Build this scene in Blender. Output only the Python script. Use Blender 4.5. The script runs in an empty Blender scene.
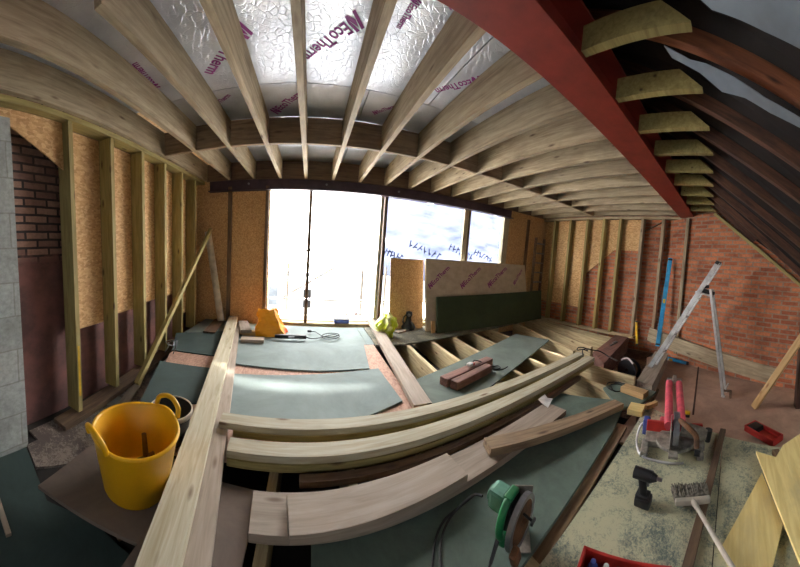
import bpy, bmesh, math, random
from mathutils import Matrix, Vector
random.seed(7)
scn = bpy.context.scene
COL = scn.collection
V = Vector
H = 1.33                                   # lens height above the new floor deck (z = 0)
# ------------------------------------------------------------------ camera (handheld cylindrical panorama)
RIGHT, FWD, UP = V((0.944, -0.323, 0.066)), V((0.327, 0.943, -0.062)), V((-0.042, 0.08, 0.996))
FWD.normalize(); RIGHT = (RIGHT - RIGHT.dot(FWD) * FWD).normalized(); UP = RIGHT.cross(FWD)
FU, FV, CY = 1.4727, 1.6426, -0.1312
cd = bpy.data.cameras.new('camera'); cam = bpy.data.objects.new('camera', cd); COL.objects.link(cam)
cd.type = 'PANO'; cd.panorama_type = 'CENTRAL_CYLINDRICAL'
cd.central_cylindrical_range_u_min = -FU; cd.central_cylindrical_range_u_max = FU
cd.central_cylindrical_range_v_min = (283.5 + CY * 100 - 567) / 400 * FV
cd.central_cylindrical_range_v_max = (283.5 + CY * 100) / 400 * FV
cd.central_cylindrical_radius = 1.0
cd.clip_start = 0.02
cam.matrix_world = Matrix(((RIGHT.x, UP.x, -FWD.x, 0), (RIGHT.y, UP.y, -FWD.y, 0), (RIGHT.z, UP.z, -FWD.z, H), (0, 0, 0, 1)))
scn.camera = cam
def ray(x, y):
    a = (x - 400) / 400 * FU; t = (283.5 + CY * 100 - y) / 400 * FV
    return RIGHT * math.sin(a) + FWD * math.cos(a) + UP * t
def onz(x, y, z=0.0): d = ray(x, y); return d * ((z - H) / d.z) + V((0, 0, H))
def ony(x, y, Y): d = ray(x, y); return d * (Y / d.y) + V((0, 0, H))
def onx(x, y, X): d = ray(x, y); return d * (X / d.x) + V((0, 0, H))
def onp(x, y, p0, n): d = ray(x, y); o = V((0, 0, H)); return o + d * ((V(p0) - o).dot(V(n)) / d.dot(V(n)))

# ------------------------------------------------------------------ materials
def lin(c): return tuple(((v / 255) / 12.92 if v / 255 <= .04045 else ((v / 255 + .055) / 1.055) ** 2.4) for v in c) + (1,)
class NT:
    def __init__(s, name):
        s.m = bpy.data.materials.new(name); s.m.use_nodes = True; s.t = s.m.node_tree; s.t.nodes.clear()
        s.out = s.n('ShaderNodeOutputMaterial'); s.b = s.n('ShaderNodeBsdfPrincipled'); s.l(s.b.outputs[0], s.out.inputs[0])
    def n(s, t, **k):
        o = s.t.nodes.new(t)
        for a, v in k.items(): setattr(o, a, v)
        return o
    def l(s, a, b): s.t.links.new(a, b)
    def coord(s, scale=(1, 1, 1), rnd=True, src='Object', rot=(0, 0, 0)):
        tc = s.n('ShaderNodeTexCoord'); mp = s.n('ShaderNodeMapping'); mp.inputs['Scale'].default_value = scale; mp.inputs['Rotation'].default_value = rot
        s.l(tc.outputs[src], mp.inputs['Vector'])
        if rnd:
            oi = s.n('ShaderNodeObjectInfo'); mu = s.n('ShaderNodeMath', operation='MULTIPLY'); mu.inputs[1].default_value = 37.0
            s.l(oi.outputs['Random'], mu.inputs[0]); cb = s.n('ShaderNodeCombineXYZ')
            for i in range(3): s.l(mu.outputs[0], cb.inputs[i])
            s.l(cb.outputs[0], mp.inputs['Location'])
        return mp.outputs[0]
    def noise(s, vec, scale, detail=4, rough=.55, dist=0):
        o = s.n('ShaderNodeTexNoise'); o.inputs['Scale'].default_value = scale; o.inputs['Detail'].default_value = detail
        o.inputs['Roughness'].default_value = rough; o.inputs['Distortion'].default_value = dist; s.l(vec, o.inputs['Vector']); return o.outputs['Fac']
    def ramp(s, fac, stops):
        o = s.n('ShaderNodeValToRGB'); e = o.color_ramp.elements
        while len(e) < len(stops): e.new(.5)
        for q, (p, c) in zip(e, stops): q.position = p; q.color = c
        s.l(fac, o.inputs[0]); return o.outputs[0]
    def mix(s, fac, a, b, mode='MIX'):
        o = s.n('ShaderNodeMixRGB', blend_type=mode)
        for i, v in enumerate((fac, a, b)):
            if hasattr(v, 'is_linked') or hasattr(v, 'node'): s.l(v, o.inputs[i])
            else: o.inputs[i].default_value = v
        return o.outputs[0]
    def bump(s, fac, st=.2, dist=.01):
        o = s.n('ShaderNodeBump'); o.inputs['Strength'].default_value = st; o.inputs['Distance'].default_value = dist
        s.l(fac, o.inputs['Height']); s.l(o.outputs[0], s.b.inputs['Normal'])
    def col(s, c):
        if hasattr(c, 'node'): s.l(c, s.b.inputs['Base Color'])
        else: s.b.inputs['Base Color'].default_value = c
    def set(s, **k):
        for a, v in k.items(): s.b.inputs[a.replace('_', ' ')].default_value = v
        return s.m
MAT = {}
def wood(name, light, dark, knot=None, dirt=None, rough=.75, kn=.09):
    t = NT(name); c = t.coord((1.3, 16, 16)); g = t.noise(c, 2.2, 6, .6, .6)
    base = t.ramp(g, [(.3, lin(dark)), (.62, lin(light)), (.8, lin(tuple(min(255, v + 8) for v in light)))])
    oi = t.n('ShaderNodeObjectInfo'); hs = t.n('ShaderNodeHueSaturation'); mr = t.n('ShaderNodeMapRange')
    t.l(oi.outputs['Random'], mr.inputs[0]); mr.inputs[3].default_value = .8; mr.inputs[4].default_value = 1.15
    t.l(mr.outputs[0], hs.inputs['Value']); t.l(base, hs.inputs['Color']); base = hs.outputs[0]
    if knot:
        kc = t.coord((2.6, 9, 9)); vo = t.n('ShaderNodeTexVoronoi'); vo.inputs['Scale'].default_value = 1.0; t.l(kc, vo.inputs['Vector'])
        f = t.ramp(vo.outputs['Distance'], [(kn * .55, (1, 1, 1, 1)), (kn * 1.7, (0, 0, 0, 1))]); base = t.mix(f, base, lin(knot))
    if dirt:
        d = t.noise(t.coord((1.5, 3, 3)), 1.6, 5, .65); f = t.ramp(d, [(.5, (0, 0, 0, 1)), (.72, (.7, .7, .7, 1))]); base = t.mix(f, base, lin(dirt))
    t.col(base); t.bump(g, .25, .004); MAT[name] = t.set(Roughness=rough); return t
wood('lumber', (190, 182, 158), (160, 146, 116), (104, 78, 56))
wood('lumber_grey', (166, 150, 134), (136, 120, 104), (110, 90, 74), (150, 130, 112))
wood('treated', (168, 152, 96), (136, 120, 70), (92, 72, 44))
wood('joist', (184, 166, 136), (142, 124, 97), (88, 64, 46), (126, 108, 84))
wood('floor_joist', (196, 178, 138), (156, 134, 98), (104, 78, 52))
wood('stained', (120, 96, 72), (82, 60, 46), (60, 42, 32), (66, 46, 38))
wood('weathered', (158, 132, 102), (116, 92, 68), (84, 62, 44), (96, 78, 60))
wood('old_red', (140, 98, 84), (92, 62, 52), None, (60, 40, 36))
wood('rafter', (98, 64, 48), (54, 35, 27), None, (34, 24, 22))
wood('rafter_new', (150, 92, 62), (112, 64, 44), (70, 40, 30))
wood('softwood', (204, 168, 116), (176, 138, 92), (140, 96, 60))
wood('ply', (232, 210, 142), (214, 186, 116), None, (200, 180, 130))
def osb(name, a, b, c, sc=1.0):
    t = NT(name); v = t.coord((14 * sc, 5 * sc, 9 * sc)); vo = t.n('ShaderNodeTexVoronoi'); vo.inputs['Scale'].default_value = 3.0
    wv = t.n('ShaderNodeMixRGB'); nz = t.n('ShaderNodeTexNoise'); nz.inputs['Scale'].default_value = 1.3; t.l(v, nz.inputs['Vector'])
    wv.inputs[0].default_value = .25; t.l(v, wv.inputs[1]); t.l(nz.outputs['Color'], wv.inputs[2]); t.l(wv.outputs[0], vo.inputs['Vector'])
    sp = t.n('ShaderNodeSeparateColor'); t.l(vo.outputs['Color'], sp.inputs[0])
    col = t.ramp(sp.outputs[0], [(0, lin(a)), (.5, lin(b)), (1, lin(c))]); f = t.noise(t.coord((30, 30, 30)), 3, 3)
    col = t.mix(.25, col, t.ramp(f, [(.3, lin(a)), (.7, lin(c))])); t.col(col); t.bump(sp.outputs[0], .2, .003); MAT[name] = t.set(Roughness=.8)
osb('osb', (172, 128, 80), (202, 158, 104), (222, 184, 132), 2.6)
osb('osb_pink', (146, 110, 92), (170, 132, 112), (186, 148, 126), 2.4)
osb('osb_brown', (112, 84, 62), (136, 104, 80), (150, 118, 92), 1.6)
def plain(name, c, rough=.5, metal=0, var=.12, sc=8, bump=0):
    t = NT(name); f = t.noise(t.coord((1, 1, 1)), sc, 5, .6); d = tuple(max(0, int(v * (1 - var * 2))) for v in c)
    t.col(t.ramp(f, [(.3, lin(d)), (.65, lin(c))]))
    if bump: t.bump(f, bump, .005)
    MAT[name] = t.set(Roughness=rough, Metallic=metal); return t
def dusty(name, c, dust, amount=.5, sc=3.0):
    t = NT(name); n1 = t.noise(t.coord((1, 1, 1), False), sc, 8, .72, .5); n2 = t.noise(t.coord((1, 1, 1), False), sc * 14, 6, .7, 1.0)
    m = t.n('ShaderNodeMath', operation='MULTIPLY_ADD'); t.l(n2, m.inputs[0]); m.inputs[1].default_value = .9; m.inputs[2].default_value = 0; a = t.n('ShaderNodeMath', operation='ADD'); t.l(n1, a.inputs[0]); t.l(m.outputs[0], a.inputs[1])
    f = t.ramp(a.outputs[0], [(1.21 - amount * .62, (0, 0, 0, 1)), (1.42 - amount * .62, (1, 1, 1, 1))])
    base = t.ramp(n1, [(.35, lin(tuple(int(v * .82) for v in c))), (.65, lin(c))]); t.col(t.mix(f, base, lin(dust))); t.bump(f, .3, .002); MAT[name] = t.set(Roughness=.85)
dusty('green_board', (124, 136, 132), (146, 154, 148), .22, 1.5)
dusty('green_worn', (98, 114, 102), (164, 166, 142), .20, 5.0)
dusty('green_dark', (66, 80, 52), (92, 98, 74), .2)
dusty('green_shaded', (98, 108, 98), (128, 132, 118), .24)  # green board colour darkened for the shade over the slanted panel
dusty('deck_olive', (96, 94, 78), (128, 120, 100), .36)
dusty('sawdust_board', (120, 132, 122), (182, 178, 146), .70, 5.0)
dusty('brown_board', (122, 106, 94), (148, 132, 114), .14)
dusty('pink_board', (182, 146, 124), (196, 170, 146), .24)
dusty('dusty_floor', (112, 98, 90), (140, 128, 116), .45)
dusty('subfloor', (46, 40, 36), (74, 62, 52), .3)
dusty('old_green', (60, 76, 72), (84, 94, 84), .16)
dusty('pit_floor', (82, 58, 42), (112, 84, 62), .4)
plain('panel_edge', (128, 108, 80), .8)
plain('red_steel', (150, 54, 40), .55, 0, .1, 5)
plain('purple_steel', (74, 56, 66), .5, .2)
plain('yellow_plastic', (238, 178, 18), .4, 0, .04, 4)
plain('dark_residue', (120, 84, 20), .8)
plain('black_plastic', (34, 34, 36), .45)
plain('rubber', (24, 24, 26), .6)
plain('grey_metal', (150, 150, 156), .35, .7)
plain('dusty_metal', (168, 160, 148), .6, .25, .2, 20)
plain('rust', (124, 84, 54), .7, .2, .25, 14)
plain('alu', (205, 205, 204), .38, .6)
plain('blue_paint', (48, 156, 208), .45)
plain('pink_plastic', (226, 92, 108), .5, 0, .12, 12)
plain('red_plastic', (196, 48, 40), .5)
plain('orange_plastic', (238, 104, 36), .5)
plain('saw_green', (30, 122, 70), .45)
plain('saw_mint', (112, 170, 146), .5)
plain('yellow_tool', (226, 178, 24), .5)
plain('white_pipe', (204, 190, 168), .5)
plain('white_card', (220, 214, 208), .8)
plain('felt', (34, 24, 21), .9, 0, .25, 3, .3)
plain('membrane', (132, 142, 152), .6, 0, .12, 2)
plain('blue_item', (84, 100, 178), .5)
plain('print_purple', (142, 34, 128), .6, 0, 0)
plain('tube_steel', (176, 178, 182), .4, .6)
plain('concrete', (150, 148, 140), .9)
plain('render_white', (226, 226, 224), .9)
plain('bristle', (150, 142, 126), .9, 0, .3, 60)
plain('white_plastic', (206, 196, 178), .5)
plain('dark_void', (20, 18, 18), .95)
plain('rubble', (128, 110, 106), .95, 0, .4, 9, .8)
# foil insulation facing: crinkled bright aluminium foil
t = NT('foil'); c = t.coord((1, 1, 1), False); n1 = t.noise(c, 48, 6, .65, .8); n2 = t.noise(c, 3, 4); vo = t.n('ShaderNodeTexVoronoi', feature='DISTANCE_TO_EDGE'); vo.inputs['Scale'].default_value = 24; wn = t.n('ShaderNodeMixRGB'); wn.inputs[0].default_value = .12; nn_ = t.n('ShaderNodeTexNoise'); nn_.inputs['Scale'].default_value = 5; t.l(c, nn_.inputs['Vector']); t.l(c, wn.inputs[1]); t.l(nn_.outputs['Color'], wn.inputs[2]); t.l(wn.outputs[0], vo.inputs['Vector']); cr = t.ramp(vo.outputs['Distance'], [(0, (0, 0, 0, 1)), (.06, (1, 1, 1, 1))]); ad = t.n('ShaderNodeMath', operation='ADD'); t.l(n1, ad.inputs[0]); t.l(cr, ad.inputs[1])
t.col(t.ramp(n2, [(.3, lin((186, 190, 200))), (.7, lin((222, 225, 232)))])); t.bump(ad.outputs[0], .38, .006); MAT['foil'] = t.set(Metallic=.85, Roughness=.38)
t = NT('foil_pale'); c = t.coord((1, 1, 1), False); n1 = t.noise(c, 9, 5); t.col(t.ramp(n1, [(.3, lin((190, 172, 148))), (.7, lin((212, 198, 176)))])); t.bump(n1, .1, .01); MAT['foil_pale'] = t.set(Roughness=.6)
def brick(name, axis, bw, bh, c1, c2, mortar, extra=None, rot=(0, 0, 0), msize=.012, paint=None):
    t = NT(name); tc = t.n('ShaderNodeTexCoord'); sp = t.n('ShaderNodeSeparateXYZ'); t.l(tc.outputs['Object'], sp.inputs[0]); cb = t.n('ShaderNodeCombineXYZ')
    t.l(sp.outputs[axis], cb.inputs[0]); t.l(sp.outputs[2], cb.inputs[1])
    nz = t.n('ShaderNodeTexNoise'); nz.inputs['Scale'].default_value = 6; t.l(cb.outputs[0], nz.inputs['Vector']); mx = t.n('ShaderNodeMixRGB'); mx.inputs[0].default_value = .012
    t.l(cb.outputs[0], mx.inputs[1]); t.l(nz.outputs['Color'], mx.inputs[2])
    b = t.n('ShaderNodeTexBrick'); t.l(mx.outputs[0], b.inputs['Vector']); b.inputs['Scale'].default_value = 1; b.inputs['Brick Width'].default_value = bw; b.inputs['Row Height'].default_value = bh
    b.inputs['Mortar Size'].default_value = msize; b.inputs['Mortar Smooth'].default_value = .2; b.inputs['Color1'].default_value = lin(c1); b.inputs['Color2'].default_value = lin(c2); b.inputs['Mortar'].default_value = lin(mortar); b.inputs['Bias'].default_value = -.2
    f = t.noise(cb.outputs[0], 2.2, 6, .65); col = b.outputs['Color']
    if extra: col = t.mix(t.ramp(f, [(.48, (0, 0, 0, 1)), (.7, (.75, .75, .75, 1))]), col, lin(extra))
    g = t.noise(cb.outputs[0], 24, 5, .7); col = t.mix(.5, col, t.ramp(g, [(.3, (.25, .25, .25, 1)), (.7, (1, 1, 1, 1))]), 'MULTIPLY')
    if paint:
        zr = t.n('ShaderNodeMath', operation='MULTIPLY_ADD'); t.l(f, zr.inputs[0]); zr.inputs[1].default_value = .5; t.l(sp.outputs[2], zr.inputs[2])
        col = t.mix(t.ramp(zr.outputs[0], [(.0, (1, 1, 1, 1)), (.0, (1, 1, 1, 1))]) if False else t.ramp_(zr.outputs[0], paint[0]), col, t.ramp(f, [(.4, lin(paint[1])), (.6, lin(paint[2]))]))
    t.col(col); t.bump(b.outputs['Fac'], -.6, .01); MAT[name] = t.set(Roughness=.9)
def _ramp_(s, val, edge):
    m = s.n('ShaderNodeMapRange'); m.inputs[1].default_value = edge - .04; m.inputs[2].default_value = edge + .04; m.inputs[3].default_value = 1; m.inputs[4].default_value = 0; s.l(val, m.inputs[0]); return m.outputs[0]
NT.ramp_ = _ramp_
brick('brick_east', 1, .225, .075, (212, 128, 86), (146, 74, 48), (164, 134, 112), (104, 66, 54))
brick('brick_west', 1, .225, .075, (172, 134, 116), (120, 86, 76), (56, 48, 46), (100, 78, 70), paint=(1.5, (124, 82, 74), (88, 62, 58)))
brick('blocks', 1, .44, .27, (176, 178, 172), (160, 162, 156), (150, 148, 140), (134, 136, 128), msize=.006)
brick('bricks_toothed', 1, .2, .075, (196, 130, 110), (176, 104, 84), (140, 110, 98))
# translucent scaffold sheeting
for nm, c0, c1, dz in (('sheeting', (224, 230, 240), (244, 246, 250), .3), ('sheeting_blue', (56, 61, 78), (86, 91, 108), .3), ('print_blue', (46, 52, 84), (58, 64, 98), .3), ('print_faint', (28, 32, 52), (34, 38, 60), .3)):
    t = NT(nm); tr = t.n('ShaderNodeBsdfTranslucent'); df = t.n('ShaderNodeBsdfDiffuse'); mx = t.n('ShaderNodeMixShader'); f = t.noise(t.coord((1, 1, 3), False), 1.4, 5)
    c = t.ramp(f, [(.3, lin(c0)), (.65, lin(c1))]); t.l(c, tr.inputs[0]); t.l(c, df.inputs[0]); mx.inputs[0].default_value = dz; t.l(tr.outputs[0], mx.inputs[1]); t.l(df.outputs[0], mx.inputs[2]); t.l(mx.outputs[0], t.out.inputs[0]); MAT[nm] = t.m
def bagmat(name, a, b, sp):
    t = NT(name); f = t.noise(t.coord((1, 1, 1)), sp, 2); t.col(t.ramp(f, [(.46, lin(a)), (.54, lin(b))])); MAT[name] = t.set(Roughness=.4)
    t.b.inputs['Transmission Weight'].default_value = 0
bagmat('bag_orange', (250, 168, 24), (240, 96, 30), 2.2)
bagmat('bag_green', (208, 224, 40), (236, 240, 170), 6.0)

# ------------------------------------------------------------------ mesh helpers
def bx(bm, c, s, m=None, bev=0.0):
    r = bmesh.ops.create_cube(bm, size=1.0)
    M = Matrix.Translation(V(c)) @ (m.to_4x4() if m else Matrix.Identity(4)) @ Matrix.Diagonal((s[0], s[1], s[2], 1))
    bmesh.ops.transform(bm, matrix=M, verts=r['verts'])
    if bev:
        es = list({e for v in r['verts'] for e in v.link_edges}); bmesh.ops.bevel(bm, geom=es, offset=bev, segments=2, affect='EDGES', profile=.6)
def axes(d, up=V((0, 0, 1))):
    x = V(d).normalized(); u = V(up)
    if abs(x.dot(u)) > .999: u = V((0, 1, 0)) if abs(x.y) < .9 else V((1, 0, 0))
    z = (u - u.dot(x) * x).normalized(); y = z.cross(x)
    return Matrix((x, y, z)).transposed()
def cyl(bm, a, b, r, r2=None, n=16):
    a, b = V(a), V(b); L = (b - a).length; q = (b - a).to_track_quat('Z', 'Y').to_matrix().to_4x4()
    bmesh.ops.create_cone(bm, cap_ends=True, segments=n, radius1=r, radius2=r if r2 is None else r2, depth=L, matrix=Matrix.Translation((a + b) / 2) @ q)
def smooth_path(p, k=6):
    p = [V(q) for q in p]; o = []
    for i in range(len(p) - 1):
        a, b, c, d = p[max(i - 1, 0)], p[i], p[i + 1], p[min(i + 2, len(p) - 1)]
        for j in range(k):
            u = j / k; o.append(.5 * ((2 * b) + (c - a) * u + (2 * a - 5 * b + 4 * c - d) * u * u + (3 * b - a - 3 * c + d) * u ** 3))
    return o + [p[-1]]
def tube(bm, pts, r, n=8, k=6):
    P = smooth_path(pts, k) if k > 1 else [V(q) for q in pts]; rings = []; nrm = None
    for i, p in enumerate(P):
        d = (P[min(i + 1, len(P) - 1)] - P[max(i - 1, 0)]).normalized()
        if nrm is None: nrm = d.orthogonal().normalized()
        nrm = (nrm - nrm.dot(d) * d).normalized(); bn = d.cross(nrm)
        rings.append([bm.verts.new(p + r * (nrm * math.cos(2 * math.pi * j / n) + bn * math.sin(2 * math.pi * j / n))) for j in range(n)])
    for a, b in zip(rings, rings[1:]):
        for j in range(n): bm.faces.new((a[j], a[(j + 1) % n], b[(j + 1) % n], b[j]))
    bm.faces.new(rings[0][::-1]); bm.faces.new(rings[-1])
def lathe(bm, prof, n=40, fx=1.0, closed=False):
    R = [[bm.verts.new((r * math.cos(2 * math.pi * j / n) * fx, r * math.sin(2 * math.pi * j / n), z)) for j in range(n)] for r, z in prof]
    for a, b in zip(R, R[1:]):
        for j in range(n): bm.faces.new((a[j], a[(j + 1) % n], b[(j + 1) % n], b[j]))
    if closed: bm.faces.new(R[0][::-1]); bm.faces.new(R[-1])
    return R
def prism(bm, poly, z0, z1, M=None):
    a = [V((x, y, z0)) for x, y in poly]; b = [V((x, y, z1)) for x, y in poly]
    if M is not None: a = [M @ p for p in a]; b = [M @ p for p in b]
    a = [bm.verts.new(p) for p in a]; b = [bm.verts.new(p) for p in b]
    bm.faces.new(a[::-1]); bm.faces.new(b)
    for i in range(len(a)): j = (i + 1) % len(a); bm.faces.new((a[i], a[j], b[j], b[i]))
def mk(name, bm, mat, parent=None, mw=None, smooth=False, label=None, cat=None, group=None, kind=None, mats=None):
    bmesh.ops.recalc_face_normals(bm, faces=bm.faces[:]); me = bpy.data.meshes.new(name); bm.to_mesh(me); bm.free()
    me.materials.append(MAT[mat])
    for q in mats or []: me.materials.append(MAT[q])
    if smooth:
        for p in me.polygons: p.use_smooth = True
    o = bpy.data.objects.new(name, me); COL.objects.link(o)
    if parent: o.parent = parent
    if mw is not None: o.matrix_world = mw if not parent else mw
    tag(o, label, cat, group, kind); return o
def tag(o, label=None, cat=None, group=None, kind=None):
    if label: o['label'] = label
    if cat: o['category'] = cat
    if group: o['group'] = group
    if kind: o['kind'] = kind
def root(name, label, cat, mw, group=None):
    o = bpy.data.objects.new(name, None); COL.objects.link(o); o.matrix_world = mw; o.empty_display_size = .05; tag(o, label, cat, group); return o
B = bmesh.new
def fr(o, x=(1, 0, 0), up=(0, 0, 1)): return Matrix.Translation(V(o)) @ axes(x, up).to_4x4()
def vfr(px, py, z=0.0, turn=0.0):          # local x = to the viewer's right, y = away
    o = onz(px, py, z); d = V((o.x, o.y, 0)).normalized(); x = V((d.y, -d.x, 0)); x.rotate(Matrix.Rotation(math.radians(turn), 3, 'Z')); return fr(o, x)
def plank(name, A, Bp, w, t, mat, label=None, cat=None, group=None, up=(0, 0, 1), bev=.003, kind=None, parent=None):
    """A, B: ends of the centre line of the underside; w across, t along up"""
    A, Bp = V(A), V(Bp); L = (Bp - A).length; bm = B(); bx(bm, (L / 2, 0, t / 2), (L, w, t), None, bev)
    return mk(name, bm, mat, None, fr(A, Bp - A, up), label=label, cat=cat, group=group, kind=kind)
def slab(name, poly, z0, t, mat, label=None, cat='board', group=None, kind=None):
    c = V((sum(p[0] for p in poly) / len(poly), sum(p[1] for p in poly) / len(poly), 0)); bm = B(); prism(bm, [(p[0] - c.x, p[1] - c.y) for p in poly], 0, t)
    return mk(name, bm, mat, None, Matrix.Translation((c.x, c.y, z0)), label=label, cat=cat, group=group, kind=kind)
def pz(pts, z=0.0): return [tuple(onz(x, y, z)[:2]) for x, y in pts]
ORD = ['first', 'second', 'third', 'fourth', 'fifth', 'sixth', 'seventh', 'eighth', 'ninth', 'tenth', 'eleventh', 'twelfth', 'thirteenth', 'fourteenth', 'fifteenth', 'sixteenth', 'seventeenth', 'eighteenth']

# ------------------------------------------------------------------ shell
YN, XW, XE, ZC, JD = 4.27, -1.72, 4.80, 2.53, 0.29
SUB = -0.322
bm = B(); bx(bm, (1.5, 1.2, SUB - .05), (8.2, 7.0, .1)); mk('floor', bm, 'subfloor', kind='structure')
# window wall: sheathing left, right and over the opening
bm = B()
for x0, x1, z0, z1 in ((-2.1, -.66, -.32, 3.0), (3.72, 5.1, -.32, 3.0), (-.66, 3.72, 2.45, 3.0)):
    bx(bm, ((x0 + x1) / 2, YN + .05, (z0 + z1) / 2), (x1 - x0, .1, z1 - z0))
mk('wall_north', bm, 'osb', kind='structure')
bm = B(); bx(bm, (1.53, YN + .06, -.14), (4.38, .12, .36)); mk('trim_1', bm, 'floor_joist', kind='structure')      # sill
# west wall: OSB high, painted brick low and in the recess
bm = B(); bx(bm, (-1.99, 1.6, 1.2), (.1, 5.6, 3.1)); mk('wall_west', bm, 'brick_west', kind='structure')
# east wall: brick, straight then angled
K = [(4.93, 4.4), (4.93, 1.35), (4.30, .06), (3.55, -1.45)]
bm = B(); prism(bm, [K[0], K[1], (5.2, 1.2), (5.2, 4.4)], -.33, 2.75); mk('wall_east', bm, 'brick_east', kind='structure')
def slm(x): return .55 + .12 * (max(x, .6) - 1.3)                # the old roof is twisted: steeper towards the gable
def slope_z(y, x=4.0): return ZC + .05 - .16 * min(1, max(0, (x - 2.4) / 1.6)) + slm(x) * (y - .28)
bm = B()
P = [K[1], K[2], K[3]]
f = []
for (x, y) in P: f.append((bm.verts.new((x, y, -.33)), bm.verts.new((x, y, min(3.9, slope_z(y, x) + .055)))))
for (x, y) in P: f.append((bm.verts.new((x + .25, y - .1, -.33)), bm.verts.new((x + .25, y - .1, min(3.9, slope_z(y, x) + .055)))))
for a, b in ((0, 1), (1, 2), (5, 4), (4, 3)): bm.faces.new((f[a][0], f[b][0], f[b][1], f[a][1]))
for a, b in ((0, 3), (2, 5)): bm.faces.new((f[a][0], f[b][0], f[b][1], f[a][1]))
for i in (0, 1): bm.faces.new([f[k][i] for k in (0, 1, 2, 5, 4, 3)])
mk('wall_southeast', bm, 'brick_east', kind='structure')
# flat roof deck above the insulation, and the slope sheathing
bm = B(); bx(bm, (1.6, 2.78, ZC + JD + .14), (7.4, 3.24, .02)); bx(bm, (-1.2, .66, ZC + JD + .14), (2.0, 1.0, .02)); mk('ceiling', bm, 'osb', kind='structure')
bm = B(); y0, y1 = -1.75, 1.15; prev = None
for k in range(16):
    x = -2.2 + 7.4 * k / 15; cur = [bm.verts.new((x, y, slope_z(y, x) + .105 + dz)) for y, dz in ((y0, 0), (y1 if x > -.2 else .12, 0), (y1 if x > -.2 else .12, .03), (y0, .03))]
    if prev:
        for j in range(4): bm.faces.new((prev[j], prev[(j + 1) % 4], cur[(j + 1) % 4], cur[j]))
    else: bm.faces.new(cur)
    prev = cur
bm.faces.new(prev[::-1])
mk('roof_slope', bm, 'felt', kind='structure')
bm = B(); bx(bm, (2.5, 1.14, 3.36), (5.4, .03, 1.1)); bx(bm, (-1.2, .13, 2.76), (2.1, .03, .5)); bx(bm, (-.19, .64, 3.1), (.03, 1.02, .4)); mk('trim_2', bm, 'felt', kind='structure')                # upstand between the two roofs

# ------------------------------------------------------------------ west wall framing
ys = [1.47, 1.97, 2.465, 2.935, 3.39, 3.83]
for i, y in enumerate(ys):
    plank('wall_stud', (XW - .075, y, -.25 + .035 * i), (XW - .075, y, ZC - .06), .047, .15, 'treated', f'greenish treated timber stud on the left wall, {ORD[i]} from the block pier' + (' with a yellow paint stripe' if i == 0 else ''), 'stud', 'left wall studs', up=(-1, 0, 0)) if False else None
    bm = B(); bx(bm, (0, 0, 0), (ZC - .06 + .25 - .035 * i, .047, .15), None, .003)
    z0 = -.25 + .035 * i; zc = (z0 + ZC - .06) / 2
    o = mk('wall_stud', bm, 'treated', None, fr((XW - .075, y, zc), (0, 0, 1), (1, 0, 0)), label=f'greenish treated stud on left wall, {ORD[i]} back from the grey block pier', cat='stud', group='left wall studs')
    if i == 0:
        bm = B(); bx(bm, (-.95, 0, .0755), (.5, .02, .002)); q = mk('paint_mark', bm, 'yellow_tool', o, label='yellow paint stripe'); q.matrix_parent_inverse = Matrix.Identity(4)
plank('wall_plate', (XW - .075, .55, ZC - .055), (XW - .075, 4.2, ZC - .055), .15, .05, 'treated', 'timber top plate running along the head of the left wall', 'plate')
plank('sole_plate', (XW - .02, 1.25, -.315), (XW - .02, 4.2, -.12), .16, .05, 'stained', 'dusty timber plate along the foot of the left wall studs', 'plate')
edges = [1.497] + ys[1:] + [4.25]
for i in range(6):
    a = ys[i] + .026; b = (ys[i + 1] if i < 5 else 4.25) - .026; z0 = [.51, .56, .60, .60, .2, -.05][i]
    bm = B(); bx(bm, (0, (a + b) / 2, (z0 + ZC - .06) / 2), (.012, b - a, ZC - .06 - z0)); mk('strand_board', bm, 'osb', None, Matrix.Translation((-1.876, 0, 0)), label=f'oriented strand board panel on left wall, {ORD[i]} bay from the block pier', cat='board', group='left wall boards')
bm = B(); prism(bm, [(.55, 2.47), (1.44, 2.47), (1.44, 2.06), (.924, 2.36), (.55, 2.36)], 0, .012, Matrix(((0, 0, 1, 0), (1, 0, 0, 0), (0, 1, 0, 0), (0, 0, 0, 1))))
mk('strand_board', bm, 'osb', None, Matrix.Translation((-1.80, 0, 0)), label='strand board offcut with sloping lower edge above the block pier and brick recess', cat='board')
bm = B(); bx(bm, (XW - .12, .3, 1.02), (.24, 1.26, 2.68)); mk('wall_west_pier', bm, 'blocks', kind='structure')

# ------------------------------------------------------------------ window wall framing
for i, (x, w) in enumerate(((-1.30, .06), (-.70, .05), (4.28, .06))):
    plank('wall_stud', (x, YN - .01, -.05), (x, YN - .01, 2.42), w, .04, 'stained', ['dark stud down the middle of the strand board left of the window', 'dark stud on the left edge of the window opening', 'dark stud on the strand board right of the window'][i], 'stud', up=(0, -1, 0))
for i, (x, w, d, mt) in enumerate(((-.028, .05, .07, 'stained'), (1.17, .045, .09, 'stained'), (1.11, .05, .03, 'lumber'), (2.76, .03, .09, 'stained'), (2.70, .10, .04, 'lumber'), (3.66, .14, .09, 'lumber'))):
    plank('window_post', (x, YN + .03 + d / 2, .04), (x, YN + .03 + d / 2, 2.40), w, d, mt, ['slim dark post, leftmost in the window opening', 'dark post in the middle of the window opening', 'pale batten nailed beside the middle dark window post', 'slim dark post towards the right of the window opening', 'wide pale timber beside the right dark window post', 'pale timber jamb at the right end of the window opening'][i], 'post', up=(0, -1, 0))
bm = B(); bx(bm, (0, 0, .04), (5.4, .03, .20), None, .004); bx(bm, (0, -.045, -.05), (5.4, .09, .012)); r = mk('steel_lintel', bm, 'purple_steel', None, Matrix.Translation((1.05, YN - .02, 2.40)), label='dark purple steel lintel angle over the window opening', cat='steel beam')
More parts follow.
